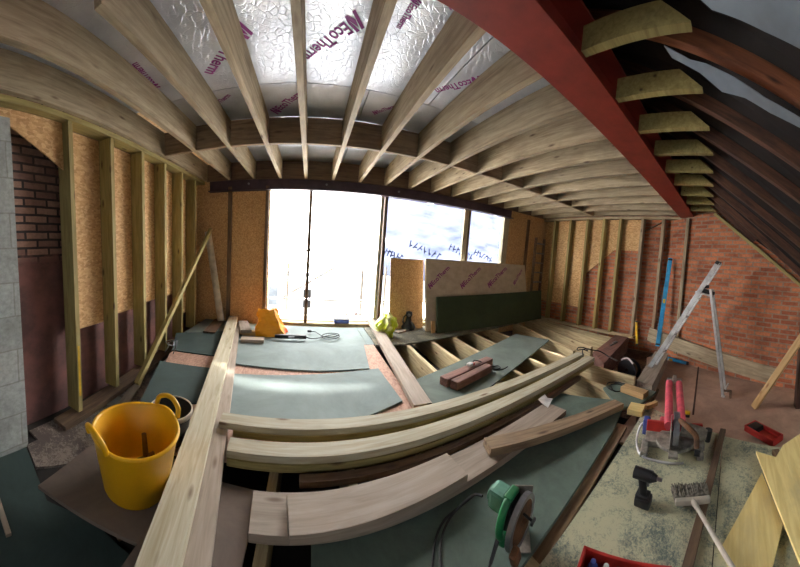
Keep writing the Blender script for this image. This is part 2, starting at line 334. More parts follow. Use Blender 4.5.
for x in (-2.05, -.85, .3):
    bm = B(); cyl(bm, (x, -.016, .06), (x, -.03, .06), .018, None, 6); q = mk('bolt', bm, 'grey_metal', r, label='steel bolt head')
plank('rim_joist', (-1.7, YN - .05, ZC), (4.8, YN - .05, ZC), .045, JD, 'stained', 'dark rim joist along the top of the window wall', 'joist')

# ------------------------------------------------------------------ ceiling joists, noggins, foil boards, steel
jx = [-1.66 + .4 * k for k in range(16)]; jx = [-1.70, -1.30, -.905, -.50, -.115, .29, .70, 1.11, 1.51, 1.91, 2.31, 2.71, 3.11, 3.51, 3.91, 4.31, 4.70]
for i, x in enumerate(jx):
    plank('ceiling_joist', (x, [.52, .62, .96][i] if i < 3 else 1.0, ZC), (x, YN - .075, ZC), .047, JD, 'joist', f'pale timber ceiling joist between steel beam and window wall, {ORD[i]} from the left', 'joist', 'ceiling joists')
for i in range(len(jx) - 1):
    a, b = jx[i] + .026, jx[i + 1] - .026
    plank('ceiling_noggin', (a, 2.86, ZC), (b, 2.86, ZC), .045, JD - .01, 'weathered', f'timber noggin fixed between ceiling joists, {ORD[i]} from the left of its row', 'noggin', 'ceiling noggins')
ZF = ZC + JD + .002
rows = [(1.08, 2.30), (2.308, 4.20)]
cuts = [[-1.75, .95, 3.35, 4.74], [-1.75, -1.5, .42, 2.82, 4.9]]
FB = []
for ri, (ya, yb) in enumerate(rows):
    for k in range(len(cuts[ri]) - 1):
        a, b = cuts[ri][k] + .004, cuts[ri][k + 1] - .004
        if b - a < .4: continue
        bm = B(); bx(bm, (0, 0, .05), (b - a, yb - ya, .1))
        if ri == 0 and k == 0: bx(bm, (-.78 + (.0), -(yb - ya) / 2 - .44, .05), (1.15, .88, .1))
        FB.append(mk('insulation_board', bm, 'foil', None, Matrix.Translation(((a + b) / 2, (ya + yb) / 2, ZF)), label='foil faced insulation board above the joists, ' + ['nearer the steel beam', 'nearer the window'][ri] + ', ' + ['left end', 'middle', 'right end'][min(k if ri == 0 else k - 1, 2)] + ' of its row', cat='insulation board', group='ceiling insulation'))
def font_text(body, size, mat, parent, M, name='brand_print', spacing=1.0):
    cu = bpy.data.curves.new(name, 'FONT'); cu.body = body; cu.size = size; cu.extrude = .0004; cu.offset = size * .02; cu.space_character = spacing; cu.align_y = 'CENTER'; cu.materials.append(MAT[mat])
    tmp = bpy.data.objects.new(name, cu); COL.objects.link(tmp); me = bpy.data.meshes.new_from_object(tmp.evaluated_get(bpy.context.evaluated_depsgraph_get())); bpy.data.objects.remove(tmp); o = bpy.data.objects.new(name, me); COL.objects.link(o); o.parent = parent; o.matrix_parent_inverse = parent.matrix_world.inverted() if parent else Matrix(); o.matrix_world = M; return o
def logo(parent, M, s, mat='print_purple'):
    bm = B()
    for pts in (((-1.05, -.5), (-.8, -.5), (-.45, .5), (-.7, .5)), ((-.62, -.1), (-.38, -.5), (-.15, -.5), (-.4, .35)), ((-.3, .5), (-.05, .5), (-.02, -.12), (-.2, -.5))): prism(bm, [(x * s, y * s) for x, y in pts], 0, .0008)
    o = mk('brand_mark', bm, mat); o.parent = parent; o.matrix_parent_inverse = parent.matrix_world.inverted(); o.matrix_world = M
bpy.context.view_layer.update()
def board_at(p):
    return min(FB, key=lambda o: max(0, abs(p.x - o.location.x) - o.dimensions.x / 2) + max(0, abs(p.y - o.location.y) - o.dimensions.y / 2))
def ceil_print(a, b, body='EcoTherm', mark=True):
    A, Bq = onz(*a, ZF - .002), onz(*b, ZF - .002); d = Bq - A; L = d.length; x = d.normalized(); M = Matrix.Translation(A) @ axes(x, V((0, 0, -1))).to_4x4()
    size = L / (len(body) * .56); M = M @ Matrix.Diagonal((1, 1.4, 1, 1)); p = board_at((A + Bq) / 2)
    font_text(body, size, 'print_purple', p, M)
    if mark: logo(p, M @ Matrix.Translation((-size * .05, 0, 0)), size * .95)
for a, b in (((349, 26), (303, 60)), ((238, 36), (208, 76)), ((472, 82), (434, 92)), ((278, 109), (303, 91)), ((377, 112), (396, 106)), ((214, 106), (230, 94)), ((452, 4), (470, -14)), ((414, 4), (398, 30)), ((152, 84), (132, 62))): ceil_print(a, b)
# red steel ridge beam (I section)
bm = B(); L = 4.55
bx(bm, (0, 0, .008), (L, .27, .016), None, .003); bx(bm, (0, 0, .14), (L, .014, .25)); bx(bm, (0, 0, .27), (L, .27, .016), None, .003)
mk('steel_beam', bm, 'red_steel', None, Matrix.Translation((2.52, .967, ZC - .018)), label='long red painted steel ridge beam under the ceiling joists', cat='steel beam')
bm = B(); L = 1.5
bx(bm, (0, 0, .008), (L, .2, .016), None, .003); bx(bm, (0, 0, .14), (L, .014, .25)); bx(bm, (0, 0, .27), (L, .2, .016), None, .003)
mk('steel_beam', bm, 'red_steel', None, fr((-1.15, .385, ZC - .018), (.15, .122, 0)), label='red steel beam end in the top left corner', cat='steel beam')
# joist tails past the beam, cut to the roof slope
for i, x in enumerate(jx[6:]):
    bm = B(); y0, y1 = .80, .29 + .13 * min(1, max(0, (x - 2.2) / 1.6))
    prism(bm, [(y1, 0), (y0 + .03, 0), (y0 + .03, .14), (y1 + .145, .135), (y1, .008)], -.0235, .0235, Matrix(((0, 0, 1, 0), (1, 0, 0, 0), (0, 1, 0, 0), (0, 0, 0, 1))))
    o = mk('joist_tail', bm, 'treated', None, Matrix.Translation((x, 0, ZC + .003)), label=f'short pale joist end poking out past the red beam, {ORD[i]} from the camera', cat='joist', group='joist ends past the beam')
# rafters on the slope
rx = [.86, 1.29, 1.78, 2.2, 2.6, 2.98, 3.36, 3.74, 4.12, 4.5]
for i, x in enumerate(rx):
    ye = -1.5 if x < 3.3 else {3.36: -1.4, 3.74: -.95, 4.12: -.2, 4.5: .55}[x]; dxx = {1.29: .07, 1.78: .04, 2.2: .03}.get(x, 0)
    A = V((x - dxx * 2.2, ye, slope_z(ye, x))); Bq = V((x + dxx, 1.05, slope_z(1.05, x))); th = math.atan(slm(x))
    plank('rafter', A, Bq, .055, .10, 'rafter_new' if i == 1 else 'rafter', f'dark old timber rafter under the roof slope, {ORD[i]} from the camera' if i != 1 else 'reddish rafter near the top right corner with a pale membrane strip beneath', 'rafter', 'roof slope rafters', up=(0, -math.sin(th), math.cos(th)))
th = math.atan(slm(1.2)); sl = slm(1.2)
# verge timber along the brick gable
g0 = onp(716, 216, (K[1][0], K[1][1], 0), (1.29, -.63, 0)); g1 = onp(800, 286, (K[1][0], K[1][1], 0), (1.29, -.63, 0))
n = V((-1.29, .63, 0)).normalized(); plank('verge_timber', g0 + n * .05, g1 + n * .05 + (g1 - g0) * .2, .09, .05, 'treated', 'pale sloping timber where the brick gable meets the roof', 'timber')
# roof membrane in the nearest bay
def sheet_on_slope(name, pts, label, off):
    nn = V((0, -math.sin(th), math.cos(th))); p0 = V((0, .28, slope_z(.28))) + nn * off; q = [onp(x, y, p0, nn) for x, y in pts]; c = sum(q, V()) / len(q)
    bm = B(); vs = [bm.verts.new(p - c) for p in q]; f = bm.faces.new(vs); r = bmesh.ops.extrude_face_region(bm, geom=[f]); bmesh.ops.translate(bm, vec=nn * .004, verts=[v for v in r['geom'] if isinstance(v, bmesh.types.BMVert)])
    mk(name, bm, 'membrane', None, Matrix.Translation(c), label=label, cat='membrane')
sheet_on_slope('roof_membrane', [(694, -6), (712, 10), (740, 20), (765, 32), (800, 49), (800, -6)], 'bluish grey roof membrane at top right under the slope', .06)
sheet_on_slope('roof_membrane', [(664, 46), (690, 60), (706, 64), (735, 78), (765, 98), (800, 118), (800, 128), (770, 113), (745, 98), (722, 92), (700, 73), (672, 58)], 'bluish grey membrane strip under the reddish rafter', .045)

# ------------------------------------------------------------------ east wall framing
ey = [3.92, 3.49, 3.06, 2.67, 2.31, 1.845, 1.44]
for i, y in enumerate(ey + [.955]):
    xf = XE if y > 1.2 else 4.66; z0 = -.02 if i < 6 else (-.06 if i == 6 else -.16)
    bm = B(); bx(bm, (0, 0, 0), (ZC - z0 - .05, .052, .12), None, .003)
    mk('wall_stud', bm, 'treated' if i < 5 else 'joist', None, fr((xf + .03, y - .0235, (z0 + ZC - .05) / 2), (0, 0, 1), (-1, 0, 0)), label=f'timber stud against the right wall, {ORD[i]} from the window corner', cat='stud', group='right wall studs')
plank('wall_plate', (XE + .045, .9, ZC - .05), (XE + .045, YN - .02, ZC - .05), .09, .048, 'joist', 'timber top plate along the head of the right wall', 'plate')
plank('sole_plate', (XE - .03, 1.75, -.02), (XE - .03, YN - .1, -.02), .17, .03, 'floor_joist', 'timber plate along the foot of the right wall studs', 'plate')
Myz = Matrix(((0, 0, 1, 0), (1, 0, 0, 0), (0, 1, 0, 0), (0, 0, 0, 1)))
def epoly(pts): return [tuple(onx(x, y, XE + .09)[1:]) for x, y in pts]
for nm, poly, lb in (('strand_board', [(4.25, .42), (3.5, .42), (3.5, 2.48), (4.25, 2.48)], 'strand board on the right wall in the window corner'),
                     ('strand_board', [(3.495, .42), (3.09, .40), (3.09, 2.48), (3.495, 2.48)], 'bright strand board on the right wall, second bay from the window corner'),
                     ('strand_board', [(3.085, 1.16), (2.40, 1.80), (1.87, 1.80), (1.87, 2.48), (3.085, 2.48)], 'strand board on the right wall with a diagonal lower edge')):
    bm = B(); prism(bm, poly, 0, .011, Myz); mk(nm, bm, 'osb', None, Matrix.Translation((XE + .0902, 0, 0)), label=lb, cat='board')
plank('timber_strip', (XE + .11, 1.82, 2.22), (XE + .11, 1.46, 2.44), .02, .05, 'stained', 'short sloping timber between two studs high on the brick wall', 'timber', up=(-1, 0, 0))

# ------------------------------------------------------------------ floor deck
JT = -.022
def fj(i, A, Bq, lab): plank('floor_joist', (A[0], A[1], SUB), (Bq[0], Bq[1], SUB), .05, JT - SUB, 'floor_joist', lab, 'joist', 'floor joists')
for i, x in enumerate((1.34, 1.74, 2.15, 2.58, 3.02)):
    fj(i, (x, 1.05), (x + .03, 4.2), f'floor joist showing in the open deck by the slanted green panel, {ORD[i]} from the left')
for i, (A, Bq) in enumerate((((3.36, 2.14), (3.9, 4.0)), ((3.74, 2.06), (4.35, 4.1)), ((4.16, 2.02), (4.58, 4.12)), ((4.50, 2.02), (4.68, 4.0)))):
    fj(i, A, Bq, f'uncovered floor joist left of the reddish trimmer, {ORD[i]} from the slanted green panel')
for i, x in enumerate((-.14, .28, .86)):
    fj(i, (x, [-.3, .3, .3][i]), (x, 4.2), ['floor joist showing in the dark gap below the left end of the foreground boards', 'floor joist under the lumber stack left of the slanted green panel', 'floor joist along the right edge of the pinkish deck'][i])
# base boards (top z = 0)
slab('deck_board', [(-1.48, 2.60), (-1.02, 1.3), (-.9, 1.25), (.88, 1.68), (.88, 3.38), (-1.48, 3.38)], JT, .022, 'osb_pink', 'pinkish strand board deck below the loose green panels', 'board')
slab('deck_board', [(-1.68, 3.385), (.79, 3.385), (.79, 4.2), (-1.68, 4.2)], JT, .022, 'green_board', 'pale green deck board under the left part of the window', 'board')
slab('deck_board', [(.795, 3.385), (.9, 3.385), (.9, 4.2), (.795, 4.2)], JT, .022, 'green_board', 'narrow green deck strip beside the timber leading to the window', 'board')
slab('deck_board', pz([(404, 344), (450, 336.5), (500, 326.5), (536, 318.3)]) + [(4.6, 4.2), (.91, 4.2), (.91, 3.36)], JT, .022, 'deck_olive', 'dark olive deck strip under the leaning boards by the window', 'board')
slab('deck_board', [(.06, .50), (.5, .57)] + pz([(521, 567), (612, 432), (622, 410)]) + [(2.32, 1.02), (2.10, 1.46), (.06, 1.10)], JT, .022, 'green_worn', 'worn green deck panel under the green circular saw', 'board')
slab('deck_board', [(-.60, .45), (-.2, .45), (-.2, 1.22), (-.60, 1.22)], JT, .022, 'brown_board', 'tan deck board between the long timbers and the short stacked boards', 'board')
strip = pz([(724, 428), (690, 567)])
slab('deck_board', [(.75, .42)] + pz([(538, 567), (626, 440), (642, 414)]) + [(2.40, .73), (2.15, -.005), (1.16, -.005), (.75, 0)], JT, .022, 'sawdust_board', 'green deck board strewn with sawdust under the cordless drill', 'board')
slab('deck_board', [(.75, -.01), (2.14, -.01), (1.93, -.75), (1.5, -.95), (.75, -.95)], JT, .022, 'sawdust_board', 'dusty green deck board at the right, half under the plywood', 'board')
# loose panels on the deck
slab('floor_panel', [(-.80, 2.60), (.10, 2.585), (.66, 2.63), (.745, 3.36), (-.95, 3.36), (-.95, 2.65)], .001, .018, 'green_board', 'green flooring panel, nearest the window of the two loose ones', 'board')
g2 = pz([(376, 367), (404, 404), (345, 419), (290, 425), (215, 417)], .02)
slab('floor_panel', [(.79, 1.98), (.752, 2.62), (-.9, 2.33), (-.72, 1.75), (-.08, 1.735), (.45, 1.82)], .001, .018, 'green_board', 'large green flooring panel lying behind the curved long lumber', 'board')
slab('floor_panel', pz([(160, 361), (231, 370), (222, 402), (140, 402)], .01), .001, .012, 'old_green', 'grey green panel left of the long timbers behind the dark bucket', 'board')
slab('floor_panel', pz([(176, 333), (243, 330), (238, 358), (172, 350)], .01), .001, .012, 'old_green', 'dull green panel by the foot of the left wall near the window', 'board')
dx = V((2.19, .92, 0)).normalized(); dn = V((.387, -.922, 0)); s0 = V((1.02, 2.33, 0)) - dx * .22
slab('floor_panel', [tuple((s0 + dx * a + dn * b)[:2]) for a, b in ((0, .6), (2.62, .6), (2.62, 0), (0, 0))], JT + .001, .018, 'green_shaded', 'slanted green panel lying across the open floor joists', 'board')
slab('floor_panel', [(-1.116, .647), (-.587, .79), (-.56, 1.24), (-.9, 1.28), (-1.15, 1.06)], JT + .001, .02, 'brown_board', 'brown board under the yellow tub', 'board')
plank('support_bearer', (-.85, .93, SUB), (-.75, 1.2, SUB), .06, JT - SUB, 'stained', 'dark bearer below the brown board under the yellow tub', 'timber')
slab('floor_panel', [(-1.72, .2), (-.3, .1), (-.3, .9), (-1.0, .9), (-1.25, .78), (-1.70, .90)], SUB, .02, 'old_green', 'dark green lower floor beside the block pier', 'board')
# lower floor at the east
slab('lower_floor', [(2.2, -1.3), (3.6, -1.3), (4.24, 0), (4.83, 1.22), (4.6, 1.42), (3.1, .92), (2.2, .92)], SUB, .02, 'pink_board', 'pinkish brown lower floor boarding under the step ladder', 'board')
slab('lower_floor', [(3.09, .93), (4.59, 1.43), (4.88, 1.43), (4.88, 1.9), (2.6, 1.9), (2.6, .93)], SUB, .012, 'pit_floor', 'dark brown sunken floor beside the reddish trimmer', 'board')
slab('lower_floor', [(-1.72, .92), (-1.50, .86), (-1.36, 1.1), (-1.15, 1.2), (-1.3, 2.2), (-1.5, 3.6), (-1.85, 3.6), (-1.85, 1.02), (-1.72, 1.02)], SUB, .018, 'dusty_floor', 'dusty grey brown lower floor along the foot of the left wall', 'board')
for a, b, l in (((697, 318), (680, 410), 'dark gap'), ): pass
slab('trimmer_joist', pz([(593, 352), (619, 332), (629, 336), (604, 363)]), SUB, -SUB - .004, 'old_red', 'reddish brown trimmer along the edge of the sunken floor', 'joist')
plank('trimmer_joist', (2.72, 1.86, SUB), (2.46, 1.02, SUB), .05, -SUB - .0225, 'floor_joist', 'pale trimmer joist near the coiled wires by the sunken floor', 'joist')
plank('base_timber', onx(648, 337, 4.74) + V((0, 0, -.06)), V((3.92, -.78, SUB + .02)), .05, .26, 'joist', 'long weathered timber along the foot of the brick wall', 'timber', up=(0, 0, 1))

# ------------------------------------------------------------------ loose lumber
def tp(px, py, z, t): return onz(px, py, z) - V((0, 0, t))
plank('long_timber', (-.395, .45, .0685), (-1.18, 4.15, .0685), .15, .047, 'lumber', 'pale long timber running to the window, upper one of the pair beside the tub', 'timber', 'pair of long timbers')
plank('long_timber', (-.29, .45, .0205), (-1.10, 4.0, .0205), .15, .047, 'lumber_grey', 'long grey timber running to the window, lower one of the pair', 'timber', 'pair of long timbers')
plank('batten', (-.5, 1.0, .0), (-.56, 1.4, .0), .06, .05, 'stained', 'short batten under the pair of long timbers', 'timber') if False else None
plank('long_timber', (.90, 1.82, .02), (1.06, 4.30, .08), .15, .047, 'lumber_grey', 'grey timber lying on the deck from the lumber stack to the window sill', 'timber')
lx0, lx1 = -.52, 3.02
def lum(y0, y1, z, w, label, xa=lx0, xb=lx1, mat='lumber', t=.046): plank('long_lumber', (xa, y0, z), (xb, y1, z), w, t, mat, label, 'lumber', 'stack of long lumber')
lum(1.585, 1.82, .0685, .105, 'long pale board on top of the far side of the lumber stack')
lum(1.592, 1.825, .019, .105, 'long board beneath the top one, far side of the lumber stack', -.43, 2.95, 'treated')
lum(1.375, 1.655, .060, .11, 'long pale board on top of the near side of the lumber stack', -.405, 3.0)
lum(1.37, 1.65, .013, .12, 'long yellowish board second down on the near side of the stack', -.40, 2.98, 'treated')
plank('long_lumber', (-.43, 1.31, .001), (2.75, 1.58, .001), .045, .046, 'stained', 'brown board lowest at the near edge of the lumber stack', 'lumber', 'stack of long lumber') if False else None
plank('long_lumber', (.0, 1.285, .001), (2.5, 1.50, .001), .05, .04, 'stained', 'dark brown board on the deck at the near edge of the stack', 'lumber', 'stack of long lumber')
plank('short_board', onz(251, 510, .05) - V((0, 0, .047)), onz(556, 406, .05) - V((0, 0, .047)), .2, .047, 'lumber_grey', 'broad grey board under the shorter one in the foreground', 'lumber', 'foreground boards')
plank('short_board', onz(288, 513, .098) - V((0, 0, .047)), onz(457, 463, .098) - V((0, 0, .047)), .185, .047, 'lumber_grey', 'short broad pale board on top of the foreground pair', 'lumber', 'foreground boards')
A = onz(487, 443, .109); Bq = onz(619, 401, .06)
plank('diagonal_plank', A - V((0, 0, .0555)), Bq - V((0, 0, .0585)), .11, .055, 'weathered', 'weathered brown plank with yellow mark, lying askew towards the sawdust', 'lumber')
bm = B(); prism(bm, [(0, 0), (.16, .01), (.13, .05), (.17, .09), (.05, .11), (.02, .06)], 0, .004); mk('torn_wrapper', bm, 'white_card', None, fr(onz(548, 408, .055), (1, .4, 0), (.1, -.2, 1)), label='torn pale wrapper on the end of the grey board', cat='wrapper')
bm = B(); prism(bm, pz([(540, 412), (560, 397), (640, 418), (626, 440), (596, 420)], 0), 0, .001); bm.free()
plank('edge_strip', tuple(onz(529, 569, -.05) - V((0, 0, .005))), tuple(onz(622, 427, -.05) - V((0, 0, .005))), .085, .03, 'weathered', 'brown strip in the joint between the worn green and sawdusty boards', 'timber')
plank('wood_strip', tuple(onz(723, 431, .0)), tuple(onz(686, 575, .0)), .045, .022, 'stained', 'dark brown wood strip lying across the sawdust by the broom', 'timber')

# offcuts by the window
plank('offcut', tuple(onz(209, 333, .02)), tuple(onz(220, 320, .02)), .17, .02, 'stained', 'brown board offcut left of the long timbers near the window', 'offcut', 'offcuts by the window')
plank('offcut', tuple(onz(241, 341, .021)), tuple(onz(264, 342, .021)), .12, .047, 'lumber_grey', 'pale offcut nearest, right of the long timbers', 'offcut', 'offcuts by the window')
plank('offcut', tuple(onz(240, 334, .0)), tuple(onz(264, 335, .0)), .10, .06, 'softwood', 'yellowish offcut lying behind the nearest pale one', 'offcut', 'offcuts by the window')
plank('offcut', tuple(onz(246, 333, .061)), tuple(onz(243, 323, .061)), .15, .045, 'lumber_grey', 'pale offcut resting crosswise on the yellowish one', 'offcut', 'offcuts by the window')
# slim prop and pale pipe in the left corner
a = onz(137, 384, -.12); b = ony(211, 229, 4.10); bm = B(); L = (b - a).length; bx(bm, (L / 2, 0, 0), (L, .045, .06), None, .003); mk('prop', bm, 'treated', None, fr(a, b - a), label='slim treated batten leaning across the left wall to the window corner', cat='batten')
a = onz(224, 321, .0); b = ony(208, 232, 4.19); a.y = min(a.y, 4.0); a = V((a.x, 4.02, .05)); bm = B(); cyl(bm, (0, 0, 0), b - a, .055, None, 20); mk('pipe', bm, 'white_pipe', None, Matrix.Translation(a), smooth=False, label='pale plastic pipe leaning on the strand board left of the window', cat='pipe')
# bags
def blob(name, M, s, mat, label, seed, spikes=.25):
    bm = B(); bmesh.ops.create_icosphere(bm, subdivisions=4, radius=1.0); rn = random.Random(seed); dirs = [V((rn.gauss(0, 1), rn.gauss(0, 1), rn.gauss(0, .7))).normalized() for _ in range(14)]; am = [rn.uniform(-1, 1) for _ in dirs]
    for v in bm.verts:
        n = v.co.normalized(); k = 1 + spikes * sum(a * max(0, n.dot(d)) ** 6 for a, d in zip(am, dirs)); z = max(n.z * k, -.72); v.co = V((n.x * k * s[0] * (1 - .25 * max(0, z)), n.y * k * s[1] * (1 - .25 * max(0, z)), (z + .72) * s[2]))
    return mk(name, bm, mat, None, M, smooth=False, label=label, cat='bag')
bm = B()
b0 = [(-.2, -.12), (.17, -.12), (.22, .1), (-.2, .12)]; b1 = [(-.17, -.03), (.02, -.02), (.05, .05), (-.17, .06)]
n_ = 10; rings = []
for k in range(n_ + 1):
    u = k / n_; w = 1 + .08 * math.sin(u * 9); ring = []
    for j in range(4):
        p0, p1 = V(b0[j]), V(b1[j]); q0, q1 = V(b0[(j + 1) % 4]), V(b1[(j + 1) % 4])
        for m in range(5):
            e = m / 5; p = p0.lerp(p1, u).lerp(q0.lerp(q1, u), e); ring.append(bm.verts.new((p.x * w + .012 * math.sin(13 * u + 5 * e + j), p.y * w + .012 * math.cos(11 * u + 7 * e), u * .36 + .02 * math.sin(4 * e + j) * u)))
    rings.append(ring)
for a, b in zip(rings, rings[1:]):
    for j in range(len(a)): bm.faces.new((a[j], a[(j + 1) % len(a)], b[(j + 1) % len(a)], b[j]))
bm.faces.new(rings[0][::-1]); bm.faces.new(rings[-1])
mk('plastic_bag', bm, 'bag_orange', None, vfr(271, 334, .0) @ Matrix.Scale(1.08, 4), smooth=False, label='orange and yellow plastic bag at the left foot of the window', cat='bag')
bm = B(); bmesh.ops.create_icosphere(bm, subdivisions=3, radius=1.0); rn = random.Random(11)
for v in bm.verts:
    n = v.co.normalized(); k = 1 + rn.uniform(-.2, .16) + .10 * math.sin(7 * n.x + 3 * n.z); z = max(n.z, -.65); tap = 1 - .35 * max(0, z) - .25 * max(0, z - .6)
    v.co = V((n.x * k * .17 * tap + .03 * z, n.y * k * .14 * tap, (z + .65) * .23 + .02 * k * math.sin(9 * n.x)))
mk('plastic_bag', bm, 'bag_green', None, vfr(385, 335, .022), smooth=False, label='crumpled lime green bag at the foot of the middle window post', cat='bag')
# multi-tool with lead
M = vfr(295, 339, .021, 3); r = root('power_tool', 'black corded power tool lying on the green panel before the window', 'power tool', M)
bm = B(); cyl(bm, (-.19, 0, .035), (.06, 0, .035), .033, .03, 14); cyl(bm, (-.27, 0, .035), (-.19, 0, .035), .022, .033, 14); bx(bm, (.1, 0, .035), (.1, .05, .055), None, .01); mk('body', bm, 'black_plastic', r)
bm = B(); bx(bm, (-.05, -.03, .04), (.08, .012, .02), None, .004); mk('switch', bm, 'grey_metal', r)
bm = B(); tube(bm, [(.15, 0, .03), (.22, 0, .008), (.3, .02, .008), (.42, .1, .01), (.55, .16, .012), (.62, .1, .01), (.55, 0, .012), (.42, -.02, .01), (.36, .08, .014), (.44, .2, .014), (.56, .22, .014), (.62, .14, .02), (.52, .04, .02), (.4, .05, .02), (.34, .17, .02), (.3, .28, .02), (.24, .3, .012)], .007, 6); pl_ = mk('power_lead', bm, 'rubber', r)
bm = B(); bx(bm, (.22, .31, .02), (.06, .04, .035), None, .008); mk('plug', bm, 'black_plastic', pl_)
# blue grey box on the sill outside
bm = B(); bx(bm, (0, 0, .035), (.24, .12, .07), None, .008); o = mk('small_case', bm, 'blue_item', None, Matrix.Translation((.56, YN + .07, .04)), label='small dark blue case on the window sill', cat='case')
bm = B(); bx(bm, (0, 0, .074), (.25, .13, .012), None, .004); mk('lid', bm, 'black_plastic', o)

# ------------------------------------------------------------------ leaning boards at the window
def lean(name, x0, x1, yb, yt, zt, t, mat, label, z0=0.0, x0t=None, x1t=None, yb2=None, yt2=None, zt2=None):
    yb2 = yb if yb2 is None else yb2; yt2 = yt if yt2 is None else yt2; zt2 = zt if zt2 is None else zt2
    a, b, c, d = V((x0, yb, z0)), V((x1, yb2, z0)), V((x1, yt2, zt2)), V((x0, yt, zt)); nn = (b - a).cross(d - a).normalized(); bm = B(); o = a.copy()
    f = [bm.verts.new(p - o) for p in (a, b, c, d)]; g = [bm.verts.new(p - o - nn * t) for p in (a, b, c, d)]
    bm.faces.new(f); bm.faces.new(g[::-1])
    for i in range(4): bm.faces.new((f[i], g[i], g[(i + 1) % 4], f[(i + 1) % 4]))
    return mk(name, bm, mat, None, Matrix.Translation(o), label=label, cat='board'), nn
lean('strand_board', 1.30, 1.88, 4.06, 4.24, 1.27, .018, 'osb', 'orange brown strand board leaning on the middle window post', .003)
eb, en = lean('insulation_board', 1.86, 4.22, 3.84, 4.10, 1.30, .06, 'foil_pale', 'pale printed insulation board leaning in front of the window', z0=.0125, yb2=3.92, yt2=4.18, zt2=1.30)
eb['category'] = 'insulation board'
for k, (a, b) in enumerate((((432, 284), (450, 266)), ((464, 284), (481, 267)), ((491, 283), (507, 267)), ((515, 282), (526, 269)))):
    pt = V((1.86, 3.84, .0125)) + en * .003; A, Bq = onp(*a, pt, en), onp(*b, pt, en); Bq.x = min(Bq.x, 4.14); x = (Bq - A); L = x.length; M = Matrix.Translation(A) @ axes(x, en).to_4x4(); s = L / (8 * .56)
    font_text('EcoTherm', s, 'print_purple', eb, M); logo(eb, M, s * .8)
gb, _ = lean('floor_panel', 1.98, 4.62, 3.72, 3.83, .63, .02, 'green_dark', 'dark green flooring panel leaning against the printed insulation board', z0=.004, yb2=3.90, yt2=3.98, zt2=.70)
plank('offcut', (1.93, 3.76, .0), (1.93, 3.82, .20), .06, .03, 'softwood', 'small wood block wedged under the left end of the dark green panel', 'offcut', up=(0, -1, 0))
# dark tool standing before the strand board
M = vfr(408, 329, .0) @ Matrix.Scale(.9, 4); r = root('angle_grinder', 'dark dusty power tool standing before the leaning strand board', 'power tool', M)
bm = B(); lathe(bm, [(.001, 0), (.11, 0), (.12, .05), (.09, .11), (.05, .16), (.04, .24), (.055, .30), (.05, .35), (.001, .37)], 20, 1.1); mk('body', bm, 'black_plastic', r, smooth=True)
bm = B(); tube(bm, [(-.05, -.04, .30), (-.09, -.06, .25), (-.1, -.06, .16), (-.07, -.07, .12)], .014, 8); mk('handle', bm, 'rubber', r)
bm = B(); cyl(bm, (.0, -.06, .3), (.0, -.075, .3), .03, None, 16); mk('collar', bm, 'grey_metal', r)
plank('offcut', tuple(onz(396, 333, .0)), tuple(onz(414, 328, .0)), .10, .02, 'lumber_grey', 'thin pale offcut on the deck by the lime green bag', 'offcut')
# folded ladder in the dark corner
a = onz(546, 318, 0.0); a = V((4.56, 4.06, .0)); r = root('folded_ladder', 'dark folded ladder standing upright in the far window corner', 'ladder', fr(a, (1, .1, 0)))
for sx in (-.16, .16):
    bm = B(); bx(bm, (sx, .04, 1.0), (.03, .06, 2.0), None, .004); mk('stile', bm, 'stained', r)
for k in range(8):
    bm = B(); bx(bm, (0, .03, .18 + .24 * k), (.29, .07, .03), None, .004); mk('tread', bm, 'dusty_metal', r)

# ------------------------------------------------------------------ old timbers with red cable on the slanted panel
o = onz(443, 386, -.003); e = onz(489, 364, -.003); M = fr(o, e - o); L = (e - o).length
r = mk('old_timber', (lambda bm: (bx(bm, (L * .5, 0, .045), (L, .10, .09), None, .012), bx(bm, (L * .4, -.11, .045), (L * .75, .085, .09), None, .012), bm)[-1])(B()), 'old_red', None, M, label='notched old reddish timber lump on the slanted green panel', cat='timber')
bm = B(); tube(bm, [(0, 0, 0), (.05, .03, .02), (.1, -.02, .01), (.16, -.02, -.04), (.24, -.06, -.09), (.34, -.1, -.092), (.3, -.16, -.092), (.2, -.14, -.09), (.28, -.2, -.09), (.4, -.2, -.092)], .006, 6); mk('thin_cable', bm, 'rubber', None, fr(onz(473, 364, .092), (1, .3, 0)), label='thin dark cable trailing off the old reddish timber', cat='cable')
bm = B(); bx(bm, (0, 0, .02), (.07, .05, .035), None, .01); o = mk('red_connector', bm, 'white_card', None, fr(onz(470, 366, .088), (1, .4, 0)), label='small white and red cable connector on the old timber', cat='connector')
bm = B(); bx(bm, (.035, -.01, .02), (.03, .04, .03), None, .008); mk('cap', bm, 'red_plastic', o)

